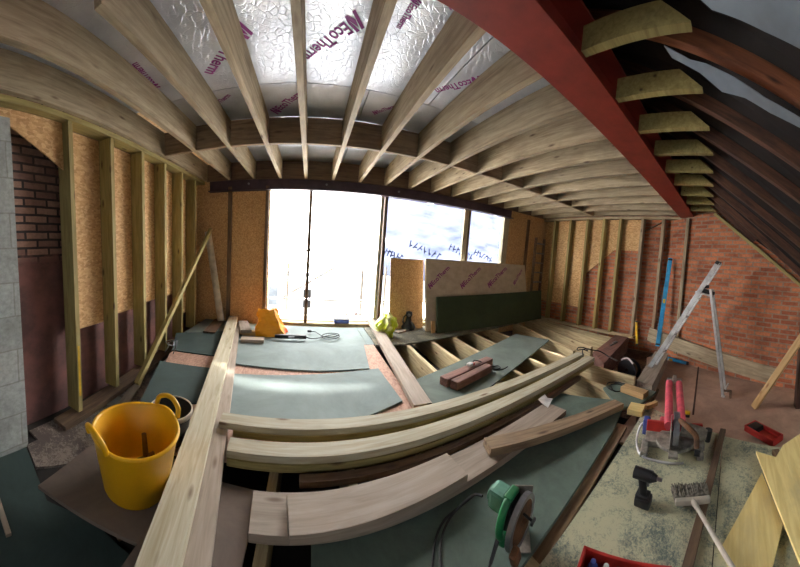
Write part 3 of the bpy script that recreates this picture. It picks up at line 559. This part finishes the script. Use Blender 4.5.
# ------------------------------------------------------------------ yellow tub, dark bucket
M = vfr(136, 481, -.0005); r = root('flexible_tub', 'yellow flexible two handled tub on the brown board', 'tub', M)
bm = B(); h = .335; n = 56
prof = [(.001, .012), (.14, .012), (.155, .02), (.205, h - .01), (.212, h), (.222, h), (.226, h - .012), (.216, h - .02), (.168, .012), (.155, 0), (.001, 0)]
R = lathe(bm, prof, n)
for v in bm.verts:
    a = math.atan2(v.co.y, v.co.x); up_ = max(0, math.cos(2 * (a - .6))) ** 3 * .018 * (max(0, v.co.z) / h) ** 4; v.co.z += up_
mk('tub_body', bm, 'yellow_plastic', r, smooth=True)
for s in (0, math.pi):
    a0 = .6 + s; bm = B(); c = V((math.cos(a0), math.sin(a0), 0)); tt = V((-math.sin(a0), math.cos(a0), 0))
    tube(bm, [c * .213 + tt * -.085 + V((0, 0, h)), c * .225 + tt * -.078 + V((0, 0, h + .045)), c * .235 + tt * -.04 + V((0, 0, h + .07)), c * .238 + V((0, 0, h + .078)), c * .235 + tt * .04 + V((0, 0, h + .07)), c * .225 + tt * .078 + V((0, 0, h + .045)), c * .213 + tt * .085 + V((0, 0, h))], .014, 10); mk('handle', bm, 'yellow_plastic', r, smooth=True)
bm = B(); bx(bm, (0, 0, .05), (.10, .10, .016), None, .006); bx(bm, (0, 0, .10), (.10, .016, .10), None, .004); cyl(bm, (0, 0, .13), (.0, .02, .27), .016, .013, 10)
MT = M @ Matrix.Translation((.055, .03, -.02)) @ Matrix.Rotation(.5, 4, 'Z'); mk('hand_brush', bm, 'dark_residue', None, MT, label='dirty hand brush standing inside the yellow tub', cat='brush')
M = vfr(171, 437, .014); r = root('bucket', 'dark dirty bucket with pale rim behind the yellow tub', 'bucket', M)
bm = B(); lathe(bm, [(.001, .01), (.095, .01), (.125, .215), (.130, .215), (.10, 0), (.001, 0)], 40); mk('bucket_body', bm, 'black_plastic', r, smooth=True)
bm = B(); lathe(bm, [(.127, .19), (.134, .19), (.137, .205), (.134, .222), (.127, .222), (.127, .19)], 40); mk('rim', bm, 'white_pipe', r, smooth=True, label='pale rim')
# wires by the left wall
bm = B(); tube(bm, [(0, 0, 0), (.03, .03, .08), (-.02, .05, .12), (.06, .08, .14), (.1, .02, .1), (.05, -.03, .13), (.12, .05, .16), (.14, 0, .1), (.1, .0, -.02)], .006, 6); mk('loose_wire', bm, 'grey_metal', None, Matrix.Translation(onz(165, 352, .0)), label='tangled pale wire by the leaning batten at the left wall', cat='wire')
bm = B(); prism(bm, [(0, 0), (.22, .03), (.25, .17), (.12, .21), (.02, .13)], 0, .02); mk('broken_slab', bm, 'concrete', None, fr(onz(94, 404, SUB) , (1, .3, 0)), label='grey rubble slab on the floor at the foot of the first left stud', cat='rubble')
bm = B(); bx(bm, (.3, 0, .02), (.6, .1, .04), None, .005); mk('offcut', bm, 'lumber_grey', None, fr(onz(118, 416, SUB + .001), onz(140, 380, SUB) - onz(118, 416, SUB)), label='dusty wood offcut along the foot of the left wall', cat='offcut')
plank('pale_batten', tuple(onz(-12, 470, -.3)), tuple(onz(9, 537, -.3)), .03, .02, 'lumber_grey', 'pale batten end at the left edge on the dark green floor', 'batten')

# ------------------------------------------------------------------ circular saw on the worn green panel
M = vfr(507, 553, .001, 6) @ Matrix.Scale(.95, 4); r = root('circular_saw', 'green corded circular saw standing on end on the worn green panel', 'circular saw', M)
def disc(bm, c, R_, w, a0, a1, ri=0.0, n=32):
    c = V(c); pts = []
    for s in (-.5, .5):
        o_ = [c + V((s * w, R_ * math.cos(a0 + (a1 - a0) * k / n), R_ * math.sin(a0 + (a1 - a0) * k / n))) for k in range(n + 1)]
        i_ = [c + V((s * w, ri * math.cos(a0 + (a1 - a0) * k / n), ri * math.sin(a0 + (a1 - a0) * k / n))) for k in range(n + 1)]
        pts.append(([bm.verts.new(p) for p in o_], [bm.verts.new(p) for p in i_]))
    (A0, I0), (A1, I1) = pts
    for k in range(n):
        bm.faces.new((A0[k], A0[k + 1], A1[k + 1], A1[k])); bm.faces.new((I0[k], I1[k], I1[k + 1], I0[k + 1])); bm.faces.new((A0[k], I0[k], I0[k + 1], A0[k + 1])); bm.faces.new((A1[k], A1[k + 1], I1[k + 1], I1[k]))
    for k in (0, n): bm.faces.new((A0[k], A1[k], I1[k], I0[k]))
bm = B(); bx(bm, (.055, .11, .12), (.10, .006, .235), None, .002); bx(bm, (.055, .055, .004), (.10, .11, .006), None, .002); mk('base_plate', bm, 'dusty_metal', r)
sk = Matrix.Rotation(-.55, 4, 'Z'); gc = (.035, .035, .15)
bm = B(); disc(bm, gc, .115, .024, 0, 2 * math.pi, .092); disc(bm, (gc[0] - .011, gc[1], gc[2]), .112, .003, 0, 2 * math.pi, .03); o = mk('blade_guard', bm, 'grey_metal', r); o.matrix_local = sk
bm = B(); disc(bm, (gc[0] + .008, gc[1], gc[2]), .090, .003, 0, 2 * math.pi, .008); cyl(bm, (gc[0], gc[1], gc[2]), (gc[0] + .03, gc[1], gc[2]), .018, None, 12); o = mk('saw_blade', bm, 'rust', r); o.matrix_local = sk
bm = B(); bx(bm, (.06, -.045, .07), (.03, .05, .09), Matrix.Rotation(.4, 3, 'X'), .01); o = mk('lower_guard', bm, 'rust', r); o.matrix_local = sk
bm = B(); bx(bm, (-.02, .04, .16), (.045, .10, .16), None, .02); o = mk('gear_housing', bm, 'black_plastic', r); o.matrix_local = sk
bm = B(); bx(bm, (-.095, .07, .165), (.095, .085, .105), None, .02); cyl(bm, (-.14, .07, .165), (-.15, .07, .165), .036, None, 16); o = mk('motor_housing', bm, 'saw_mint', r); o.matrix_local = sk
bm = B(); tube(bm, [(-.022, .04, .255), (-.02, -.01, .25), (-.02, -.045, .20), (-.022, -.05, .13), (-.022, -.02, .08)], .017, 10); o = mk('rear_handle', bm, 'saw_green', r, smooth=True); o.matrix_local = sk
bm = B(); bx(bm, (-.02, .03, .262), (.04, .08, .022), None, .008); o = mk('front_handle', bm, 'saw_green', r); o.matrix_local = sk; bm = B(); bx(bm, (-.02, -.02, .085), (.05, .05, .05), None, .014); o = mk('switch_housing', bm, 'saw_green', r); o.matrix_local = sk
bm = B(); cyl(bm, (.055, .01, .22), (.105, -.0, .22), .006, None, 8); bx(bm, (.105, 0, .22), (.012, .035, .016), None, .004); o = mk('depth_knob', bm, 'black_plastic', r); o.matrix_local = sk
bm = B(); cyl(bm, (-.045, -.02, .10), (-.07, -.07, .03), .010, .008, 8); tube(bm, [(-.07, -.07, .03), (-.08, -.1, .01), (-.1, -.18, .008)], .006, 6); mk('adjusting_lever', bm, 'black_plastic', r)
bm = B(); tube(bm, [(-.13, .1, .17), (-.17, .12, .15), (-.22, .13, .08), (-.27, .1, .02), (-.29, .03, .007), (-.285, -.05, .007), (-.26, -.12, .007), (-.2, -.15, .007), (-.17, -.22, .007)], .006, 6); tube(bm, [(-.17, .12, .15), (-.24, .13, .05), (-.30, .08, .009), (-.315, -.02, .007), (-.30, -.13, .007), (-.29, -.24, .007)], .006, 6); mk('power_lead', bm, 'rubber', r)

# ------------------------------------------------------------------ cordless drill
M = vfr(642, 504, .001, -14) @ Matrix.Scale(.88, 4); r = root('impact_driver', 'black cordless drill standing on its battery in the sawdust', 'drill', M)
bm = B(); bx(bm, (.005, .0, .03), (.095, .075, .058), None, .012); mk('battery', bm, 'black_plastic', r)
bm = B(); bx(bm, (0, 0, .066), (.08, .065, .018), None, .006); tube(bm, [(0, 0, .07), (-.005, 0, .11), (-.012, 0, .15), (-.015, 0, .175)], .024, 12); hd_ = mk('handle', bm, 'rubber', r, smooth=True)
bm = B(); cyl(bm, (-.065, 0, .19), (.045, 0, .19), .035, .033, 18); cyl(bm, (.045, 0, .19), (.075, 0, .19), .03, .018, 18); mb_ = mk('motor_body', bm, 'black_plastic', r)
bm = B(); cyl(bm, (.075, 0, .19), (.105, 0, .19), .011, None, 12); mk('chuck', bm, 'grey_metal', mb_)
bm = B(); bx(bm, (.024, 0, .14), (.016, .016, .03), None, .004); mk('trigger', bm, 'grey_metal', hd_)
# ------------------------------------------------------------------ broom
a, b = onz(675, 503, .03), onz(710, 500, .03); c = (a + b) / 2; hd = onz(737, 575, .045); M = fr((c.x, c.y, .001), (b - a)); Mi = M.inverted(); r = root('broom', 'dusty broom lying on the sawdusty board', 'broom', M); hl = (b - a).length
yd = 1.0 if (Mi @ hd).y < 0 else -1.0
bm = B(); bx(bm, (0, 0, .035), (hl, .03, .03), None, .008); mk('broom_head', bm, 'white_plastic', r)
bm = B(); rn = random.Random(3)
for i in range(46):
    for j in range(4):
        x = -hl / 2 + .004 + i * (hl - .008) / 45; z = .022 + j * .009; ex = x + rn.uniform(-.006, .006) + x * .10; cyl(bm, (x, yd * .012, z), (ex, yd * (.095 + rn.uniform(-.006, .006)), z + rn.uniform(-.008, .014)), .0042, .003, 5)
mk('bristles', bm, 'bristle', r)
bm = B(); e = Mi @ V((hd.x, hd.y, .045)); cyl(bm, (0, -yd * .0, .04), V(e) * 1.05, .011, None, 12); cyl(bm, (0, -yd * .01, .04), V((0, 0, .04)).lerp(e, .14), .015, .013, 12); mk('broom_handle', bm, 'white_plastic', r)

# ------------------------------------------------------------------ sliding mitre saw
M = vfr(674, 452, .001, 3); r = root('mitre_saw', 'dusty sliding mitre saw with pink red rails at the edge of the deck', 'mitre saw', M)
bm = B(); bx(bm, (0, .1, .025), (.42, .16, .05), None, .008); bx(bm, (-.2, -.02, .02), (.05, .16, .04), None, .01); bx(bm, (.17, -.0, .02), (.05, .16, .04), None, .01); mk('saw_base', bm, 'dusty_metal', r)
bm = B(); cyl(bm, (0, .05, .045), (0, .05, .066), .13, None, 32); bx(bm, (-.01, -.07, .055), (.06, .14, .018), None, .004); mk('turntable', bm, 'dusty_metal', r)
bm = B(); bx(bm, (-.12, .15, .09), (.18, .025, .08), None, .004); bx(bm, (.12, .15, .09), (.16, .025, .08), None, .004); mk('fence', bm, 'red_plastic', r)
bm = B()
for s in (-.05, .045): cyl(bm, (s, .1, .13), (s * 1.0 - .02, .80, .17), .033, None, 14)
bx(bm, (0, .17, .12), (.14, .1, .09), None, .015); bx(bm, (-.07, .22, .08), (.10, .08, .07), None, .015); sr_ = mk('slide_rails', bm, 'pink_plastic', r, label='pink red slide rails')
bm = B(); bx(bm, (-.02, .82, .18), (.15, .05, .06), None, .01); bx(bm, (-.02, .81, .22), (.04, .04, .06), None, .008); mk('rail_end', bm, 'dusty_metal', sr_)
bm = B(); disc(bm, (0, .03, .15), .12, .04, -.5, 3.6, .02, 24); mk('blade_guard', bm, 'grey_metal', r)
bm = B(); disc(bm, (-.035, .02, .13), .118, .003, 0, 6.283, .01, 32); mk('saw_blade', bm, 'dusty_metal', r)
bm = B(); cyl(bm, (.04, .05, .15), (.20, .02, .13), .052, .045, 20); cyl(bm, (.2, .02, .13), (.215, .017, .128), .035, None, 16); mk('motor', bm, 'dusty_metal', r)
bm = B(); cyl(bm, (.235, .08, .04), (.235, .08, .13), .02, .03, 12); mk('clamp_knob', bm, 'black_plastic', r); bm = B(); cyl(bm, (.13, -.08, .06), (.165, -.09, .06), .02, None, 12); mk('clamp_knob', bm, 'black_plastic', r)
bm = B(); tube(bm, [(.02, -.02, .25), (.06, -.1, .26), (.12, -.14, .22), (.13, -.16, .15)], .018, 10); mk('saw_handle', bm, 'rust', r)
bm = B(); tube(bm, [(-.14, .16, .03), (-.24, .18, .08), (-.27, .1, .02), (-.25, -.02, .012), (-.2, -.1, .012), (-.05, -.13, .012), (.06, -.12, .012)], .008, 6); mk('power_lead', bm, 'alu', r)
bm = B(); bx(bm, (-.215, .19, .06), (.05, .07, .12), None, .01); mk('stop_block', bm, 'blue_item', r)
bm = B(); bx(bm, (0, 0, .022), (.05, .035, .044), None, .006); o = mk('tape_measure', bm, 'yellow_tool', None, vfr(687, 416, .001), label='small yellow and black tape measure beside the mitre saw rails', cat='tape measure')
bm = B(); bx(bm, (.0, -.022, .012), (.045, .012, .024), None, .004); mk('tape_base', bm, 'black_plastic', o)

# ------------------------------------------------------------------ wood blocks, reel, wires at the edge of the opening
for k, (px, py, z, s, tr, mt, lb) in enumerate(((634, 394, .0, (.26, .11, .06), -28, 'softwood', 'long pale wood offcut at the edge of the sunken floor'), (636, 412, .0, (.13, .14, .05), -10, 'ply', 'square pale wood offcut nearest the sawdust'), (651, 407, .0, (.14, .04, .04), 48, 'softwood', 'narrow yellowish wood offcut right of the square one'))):
    bm = B(); bx(bm, (0, 0, s[2] / 2), s, None, .004); mk('wood_block', bm, mt, None, vfr(px, py, z + .001, tr), label=lb, cat='offcut', group='offcuts by the sunken floor')
slab('deck_board', [(2.345, 1.025), (2.235, .87), (2.42, .745), (2.72, .70), (2.74, 1.14), (2.50, 1.2)], JT, .022, 'green_worn', 'greenish deck piece under the wood offcuts by the sunken floor', 'board')
plank('support_bearer', (2.3, .72, SUB), (2.62, .72, SUB), .06, JT - SUB, 'stained', 'dark bearer under the deck edge below the wood offcuts', 'timber')
M = vfr(628, 379, SUB + .014, 55); r = root('cable_reel', 'round black reel with pale top rim in the sunken floor', 'reel', M)
bm = B(); disc(bm, (-.05, 0, .15), .15, .02, 0, 6.2831, .03, 40); disc(bm, (.06, 0, .15), .15, .02, 0, 6.2831, .03, 40); mk('reel_flange', bm, 'black_plastic', r)
bm = B(); disc(bm, (.005, 0, .15), .11, .09, 0, 6.2831, .03, 32); mk('cable_winding', bm, 'rust', r)
bm = B(); tube(bm, [(-.06, -.1, .28), (-.06, 0, .335), (-.06, .1, .28)], .013, 8); mk('carry_handle', bm, 'white_card', r, label='pale curved handle')
bm = B(); bx(bm, (.11, -.06, .05), (.14, .08, .1), None, .012); mk('reel_foot', bm, 'rust', r)
bm = B(); tube(bm, [(0, 0, 0), (.06, .05, .05), (.14, .02, .02), (.2, .1, .03), (.1, .14, .05), (.02, .1, .04), (.1, .02, .06), (.22, .0, .02), (.3, -.08, .0), (.32, -.2, -.05), (.3, -.35, -.08)], .007, 6); mk('coiled_wire', bm, 'rubber', None, fr(onz(583, 355, .11), (1, 0, 0)), label='coiled dark wire at the right end of the lumber stack', cat='wire')
bm = B(); tube(bm, [(0, 0, .008), (.1, .06, .008), (.16, -.02, .008), (.08, -.1, .008), (-.02, -.06, .01), (.0, .05, .012), (.12, .1, .01), (.2, .0, .008), (.18, -.12, .008)], .006, 6); mk('coiled_wire', bm, 'rubber', None, fr(onz(612, 390, .0), (1, 0, 0)), label='thin looped dark wire on the deck left of the wood offcuts', cat='wire')
bm = B(); bx(bm, (0, 0, .01), (.28, .022, .02), None, .004); bx(bm, (.08, .03, .01), (.14, .018, .018), None, .004); mk('clamp', bm, 'grey_metal', None, fr(onz(614, 344, .0), onz(622, 340, .0) - onz(610, 346, .0)), label='small metal clamp lying on the reddish trimmer', cat='clamp')

# ------------------------------------------------------------------ levels, ladder, props at the brick wall
def levelbar(name, a, b, mat, label, w=.055, d=.028):
    L = (b - a).length; bm = B(); bx(bm, (L / 2, 0, 0), (L, w, d), None, .004); o = mk(name, bm, mat, None, fr(a, b - a, V((-1, -.1, 0))), label=label, cat='spirit level')
    for f_ in (.02, .98):
        bm = B(); bx(bm, (L * f_, 0, 0), (.035, w + .004, d + .004), None, .004); mk('end_cap', bm, 'black_plastic', o)
    bm = B(); bx(bm, (L * .5, 0, d / 2), (.08, w * .6, .006), None, .002); mk('vial', bm, 'yellow_tool', o)
a = onx(657.5, 346, 4.56); b = onx(670.5, 258, 4.74); levelbar('spirit_level', a, b, 'blue_paint', 'long blue spirit level leaning upright on the brick wall', .075)
a = onz(655, 356, SUB + .02) + V((0, 0, .02)); b = onz(688, 365, SUB + .02) + V((0, 0, .02)); levelbar('spirit_level', a, b, 'blue_paint', 'blue spirit level lying flat on the lower floor by the ladder', .07)
a = onx(637, 345, 4.55); b = onx(636.3, 321, 4.62); levelbar('spirit_level', a, b, 'yellow_tool', 'short yellow level standing at the end of the reddish trimmer', .04)
slab('step_plank', pz([(637, 380), (655, 351), (668, 354), (652, 386)], -.1), SUB + .02, .202, 'lumber_grey', 'pale plank stack under the front foot of the step ladder', 'timber')
F_ = onz(650, 367, -.0995); R_ = onz(723, 397, SUB + .02); M = fr(F_, R_ - F_); Mi = M.inverted(); D = (R_ - F_).length
nrm = (M.to_3x3() @ V((0, 1, 0))); top = Mi @ onp(718, 262, F_, nrm); tr0 = Mi @ onp(710, 289, F_, nrm)
r = root('step_ladder', 'aluminium step ladder standing open before the brick wall', 'ladder', M); W = .17
for s in (0, 1):
    y0, y1 = s * W, s * (W - .04) + .02 * (1 - s)
    bm = B(); d = V((top.x, y1 - y0, top.z)); bx(bm, V((0, y0, 0)) + d / 2, (d.length, .022, .062), axes(d), .003); mk('stile', bm, 'alu', r)
    a = V((D, y0, 0)); b = V((tr0.x, y1, tr0.z)); d = b - a; bx_ = B(); bx(bx_, a + d / 2, (d.length, .02, .035), axes(d), .003); mk('rear_leg', bx_, 'alu', r)
    bm = B(); bx(bm, (0.0, y0, .01), (.07, .035, .03), None, .006); mk('rubber_foot', bm, 'white_card', r); bm = B(); bx(bm, (D, y0, .01), (.05, .03, .03), None, .006); mk('rubber_foot', bm, 'white_card', r)
for k in range(4):
    u = .16 + .17 * k; bm = B(); p = V((top.x * u, W / 2 - .0, top.z * u)); bx(bm, p, (.075, W - .02 - .03 * u, .022), None, .003); mk('tread', bm, 'alu', r)
bm = B(); zt = (tr0.z * .93); xa = top.x * zt / top.z; bx(bm, ((xa + tr0.x) / 2 - .0, W / 2, zt), (abs(tr0.x - xa) + .1, W - .04, .025), None, .004); mk('platform', bm, 'alu', r)
bm = B(); bx(bm, (D, W / 2, .12), (.02, W, .03), None, .003); mk('rear_brace', bm, 'alu', r)
bm = B(); bx(bm, top + V((-.01, .02, -.01)), (.05, .05, .05), axes(V((top.x, 0, top.z))), .008); mk('top_cap', bm, 'black_plastic', r); bm = B(); bx(bm, top + V((-.01, W - .04, -.01)), (.05, .05, .05), axes(V((top.x, 0, top.z))), .008); mk('top_cap', bm, 'black_plastic', r)
bm = B(); bx(bm, (0, 0, .03), (.14, .1, .06), None, .012); cyl(bm, (-.08, 0, .06), (.02, .02, .11), .022, None, 10); bx(bm, (.09, .02, .025), (.06, .07, .05), None, .01); mk('hand_tool', bm, 'black_plastic', None, M @ Matrix.Translation(((xa + tr0.x) / 2, W / 2, zt + .013)), label='dark hand tools resting on the step ladder platform', cat='tool')
a = onz(754, 408, SUB + .02) + V((0, 0, .012)); b = onx(812, 322, 2.75); L = (b - a).length; bm = B(); bx(bm, (L / 2, 0, .0), (L, .05, .075), None, .004); mk('leaning_prop', bm, 'softwood', None, fr(a, b - a), label='bare timber prop leaning at the right edge of the lower floor', cat='timber')
pp = onz(799, 406, SUB); plank('timber_post', (pp.x, pp.y, SUB), (pp.x, pp.y, 1.40), .14, .12, 'rafter', 'dark timber post at the far right against the brick wall', 'post', up=(-1, 0, 0))
bm = B(); tube(bm, [onz(735, 343, -.2), onz(752, 350, -.26), onz(772, 362, -.28), onz(800, 378, -.29)], .018, 6); mk('blue_pipe', bm, 'blue_paint', label='short blue pipe along the foot of the wall at far right', cat='pipe', mw=Matrix.Identity(4))
# stick bracket by rear foot
bm = B(); bx(bm, (0, 0, .05), (.03, .04, .10), None, .004); bx(bm, (-.04, 0, .095), (.09, .04, .02), None, .004); mk('wood_bracket', bm, 'stained', None, vfr(730, 398, SUB + .02), label='small brown wooden bracket beside the rear foot of the ladder', cat='offcut')
plank('threshold_strip', tuple(onz(650, 408, SUB + .02)), tuple(onz(658, 390, SUB + .02)), .03, .02, 'stained', 'brown wood strip on the lower floor behind the wood offcuts', 'timber')
plank('floor_batten', tuple(onz(693, 415, SUB + .02)), tuple(onz(699, 362, SUB + .02)), .022, .006, 'rafter', 'dark strip in the joint of the lower floor boards', 'timber')
# red tray
M = vfr(763, 436, SUB + .021, -38); r = root('red_tray', 'red plastic tool tray on the lower floor by the plywood', 'tray', M)
bm = B(); bx(bm, (0, 0, .01), (.36, .15, .02), None, .006)
for s in (-1, 1): bx(bm, (0, s * .072, .035), (.36, .012, .06), None, .004); bx(bm, (s * .174, 0, .035), (.012, .15, .06), None, .004)
mk('tray_body', bm, 'red_plastic', r)
bm = B(); bx(bm, (-.10, 0, .045), (.11, .12, .05), None, .012); mk('lid', bm, 'black_plastic', r)
# plywood offcuts
Pq = pz([(721, 547), (762, 472), (783, 524), (770, 575), (735, 575)], .02); slab('plywood_offcut', Pq, .0, .018, 'ply', 'yellow plywood offcut lying beside the broom handle', 'plywood')
Pq = pz([(756, 451), (776, 457), (783, 445), (808, 428), (812, 590)], .055); slab('plywood_offcut', Pq, .037, .018, 'ply', 'larger yellow plywood piece at the right edge, corner notched', 'plywood')
plank('support_bearer', (1.95, -.38, .0), (1.45, -.45, .0), .05, .036, 'stained', 'dark bearer under the notched plywood', 'timber')
# red toolbox in the foreground
c0 = onz(584, 545, .13); c1 = onz(672, 566, .13); M = fr((c0.x, c0.y, .001), c1 - c0); W = (c1 - c0).length
r = root('tool_box', 'open red tool box at the bottom edge of the sawdusty board', 'tool box', M); Dp = .26
bm = B(); bx(bm, (W / 2, -Dp / 2, .006), (W, Dp, .012))
for y in (-.006, -Dp + .006): bx(bm, (W / 2, y, .065), (W, .012, .13), None, .003)
for x in (.006, W - .006): bx(bm, (x, -Dp / 2, .065), (.012, Dp, .13), None, .003)
bx(bm, (W * .5, -.08, .07), (W - .02, .008, .1)); mk('box_body', bm, 'red_plastic', r)
bm = B(); tube(bm, [(W * .55, -.22, .06), (W * .6, -.15, .15), (W * .8, -.13, .15), (W * .86, -.2, .06)], .012, 8); mk('handle', bm, 'orange_plastic', r)
for k, (x, mt, lb) in enumerate(((.05, 'blue_item', 'blue plastic case in the red tool box'), (.10, 'white_card', 'pale bottle in the red tool box'), (.145, 'grey_metal', 'grey bottle in the red tool box'))):
    bm = B(); cyl(bm, (0, 0, 0), (0, 0, .09), .02, None, 14); cyl(bm, (0, 0, .09), (0, 0, .115), .014, .01, 12); o = mk('small_bottle', bm, mt, None, M @ Matrix.Translation((x, -.042, .013)), label=lb, cat='bottle', group='bottles in the tool box')

# ------------------------------------------------------------------ outside the opening
YS = 5.35
def sheeting(x0, x1, z0, z1, ph, mat, label):
    bm = B(); nx, nz = 60, 26; g = [[bm.verts.new((x0 + (x1 - x0) * i / nx, .05 * math.sin(i * .35 + ph) + .03 * math.sin(i * .9 + j * .4) + .02 * math.sin(j * .8 + ph), z0 + .05 * math.sin(i * .25 + ph) + (z1 - z0 + .06 * abs(math.sin(i * .3)) ) * j / nz)) for j in range(nz + 1)] for i in range(nx + 1)]
    for i in range(nx):
        for j in range(nz): bm.faces.new((g[i][j], g[i + 1][j], g[i + 1][j + 1], g[i][j + 1]))
    return mk('scaffold_sheeting', bm, mat, None, Matrix.Translation((0, YS, 0)), smooth=True, label=label, cat='sheeting')
sh = sheeting(-2.8, 6.8, .86, 3.9, 0, 'sheeting', 'wide white translucent sheeting hung on the scaffold outside the window')
sh.location.y += .3
sh2 = sheeting(1.5, 6.6, .80, 2.62, 2, 'sheeting_blue', 'bluish creased sheeting hung on the scaffold outside the right window panes')
def marks(cx, cz, w, rot):
    bm = B(); rn = random.Random(int(cx * 100)); 
    for k in range(7):
        x = -w / 2 + w * k / 6; bx(bm, (x, 0, 0), (.022, .002, .16), Matrix.Rotation(rn.uniform(-.5, .5), 3, 'Y')); bx(bm, (x + .03, 0, rn.uniform(-.06, .06)), (.06, .002, .025), Matrix.Rotation(rn.uniform(-.6, .6), 3, 'Y'))
    o = mk('printed_mark', bm, 'print_blue' if cx > 1.55 else 'print_faint'); o.parent = sh if cx < 1.55 else sh2; o.matrix_parent_inverse = Matrix.Translation((0, -YS - (.3 if cx < 1.55 else 0), 0)); o.matrix_world = Matrix.Translation((cx, YS - .13, cz)) @ Matrix.Rotation(rot, 4, 'Y')
for px, py, w in ((302, 248, .3), (346, 255, .8), (391, 254, .4), (424, 250, .7), (460, 252, .6), (482, 256, .5)):
    p = ony(px, py, YS - .1); marks(p.x, p.z, w, .35)
plank('scaffold_board', (-2.5, YN + .35, -.02), (5.5, YN + .35, -.02), .22, .04, 'lumber', 'scaffold board laid outside along the window sill', 'scaffold board', 'scaffold boards')
plank('scaffold_board', (-2.5, YN + .60, -.02), (5.5, YN + .60, -.02), .22, .04, 'lumber', 'scaffold board outside, second out from the window sill', 'scaffold board', 'scaffold boards')
def stube(a, b, lb, r_=.024): bm = B(); a, b = V(a), V(b); cyl(bm, (0, 0, 0), b - a, r_, None, 12); mk('scaffold_tube', bm, 'tube_steel', None, Matrix.Translation(a), label=lb, cat='scaffold tube', group='scaffold tubes')
stube((-2.5, 5.2, .28), (5.8, 5.2, .28), 'horizontal scaffold tube outside just above the window sill')
stube((-2.5, 5.26, .98), (5.8, 5.26, .98), 'horizontal scaffold tube outside along the foot of the sheeting') if False else None
stube((-.5, 5.24, .3), (.5, 5.24, 1.0), 'sloping scaffold tube outside the left window pane')
for i, px in enumerate((287, 361, 384)):
    p = ony(px, 300, 5.15); stube((p.x, 5.157, -2.5), (p.x, 5.157, 1.05), f'upright scaffold pole outside the window, {ORD[i]} from the left')
bm = B(); bx(bm, (1.5, 12, -2.6), (40, 14, .2)); mk('outside_ground', bm, 'concrete', kind='structure')
M = Matrix.Translation((-1.2, 9.5, -2.5)); r = root('neighbour_house', 'white neighbouring house seen low through the window', 'building', M)
bm = B(); bx(bm, (0, 1, 1.3), (6.0, 2, 2.6)); mk('house_wall', bm, 'render_white', r)
for x, z, w_, mt in ((-.05, 2.0, .3, 'membrane'), (1.16, 1.95, .26, 'black_plastic')):
    bm = B(); bx(bm, (x, -.01, z), (w_, .06, .7)); mk('window', bm, mt, r)
bm = B(); rn = random.Random(4)
for k in range(160):
    q = Matrix.Rotation(rn.uniform(0, 3), 3, (rn.random(), rn.random(), rn.random() + .1)); x = rn.uniform(-1.6, 1.6); y = rn.uniform(-.8, .8); s = rn.uniform(.12, .4)
    bx(bm, (x, y, max(.05, 1.75 - .55 * abs(x) - .3 * abs(y) - rn.uniform(0, .9))), (s, s * .7, s * .5), q)
bx(bm, (0, 0, .4), (3.2, 1.8, .9)); mk('rubble_heap', bm, 'rubble', None, Matrix.Translation((1.65, 8.2, -2.5)), label='heap of broken brick rubble outside below the sheeting', cat='rubble', kind='stuff')

bm = B(); bx(bm, (1.5, -1.95, .4), (8.2, .1, 1.5)); mk('added_south_wall', bm, 'blocks', kind='structure')  # unseen knee wall, added to hold back fill light from behind
# ------------------------------------------------------------------ light
w = bpy.data.worlds.new('world'); scn.world = w; w.use_nodes = True; bg = w.node_tree.nodes['Background']; bg.inputs[0].default_value = (.86, .93, 1, 1); bg.inputs[1].default_value = 1.1
sd = bpy.data.lights.new('sun', 'SUN'); so = bpy.data.objects.new('sun', sd); COL.objects.link(so); sd.energy = 66; sd.angle = .12; sd.color = (1, .97, .92)
so.rotation_euler = V((-.12, -.60, -.62)).to_track_quat('-Z', 'Y').to_euler()
scn.view_settings.view_transform = 'Standard'; scn.view_settings.look = 'None'; scn.view_settings.gamma = 1; scn.view_settings.use_curve_mapping = False
scn.view_settings.exposure = 1.12
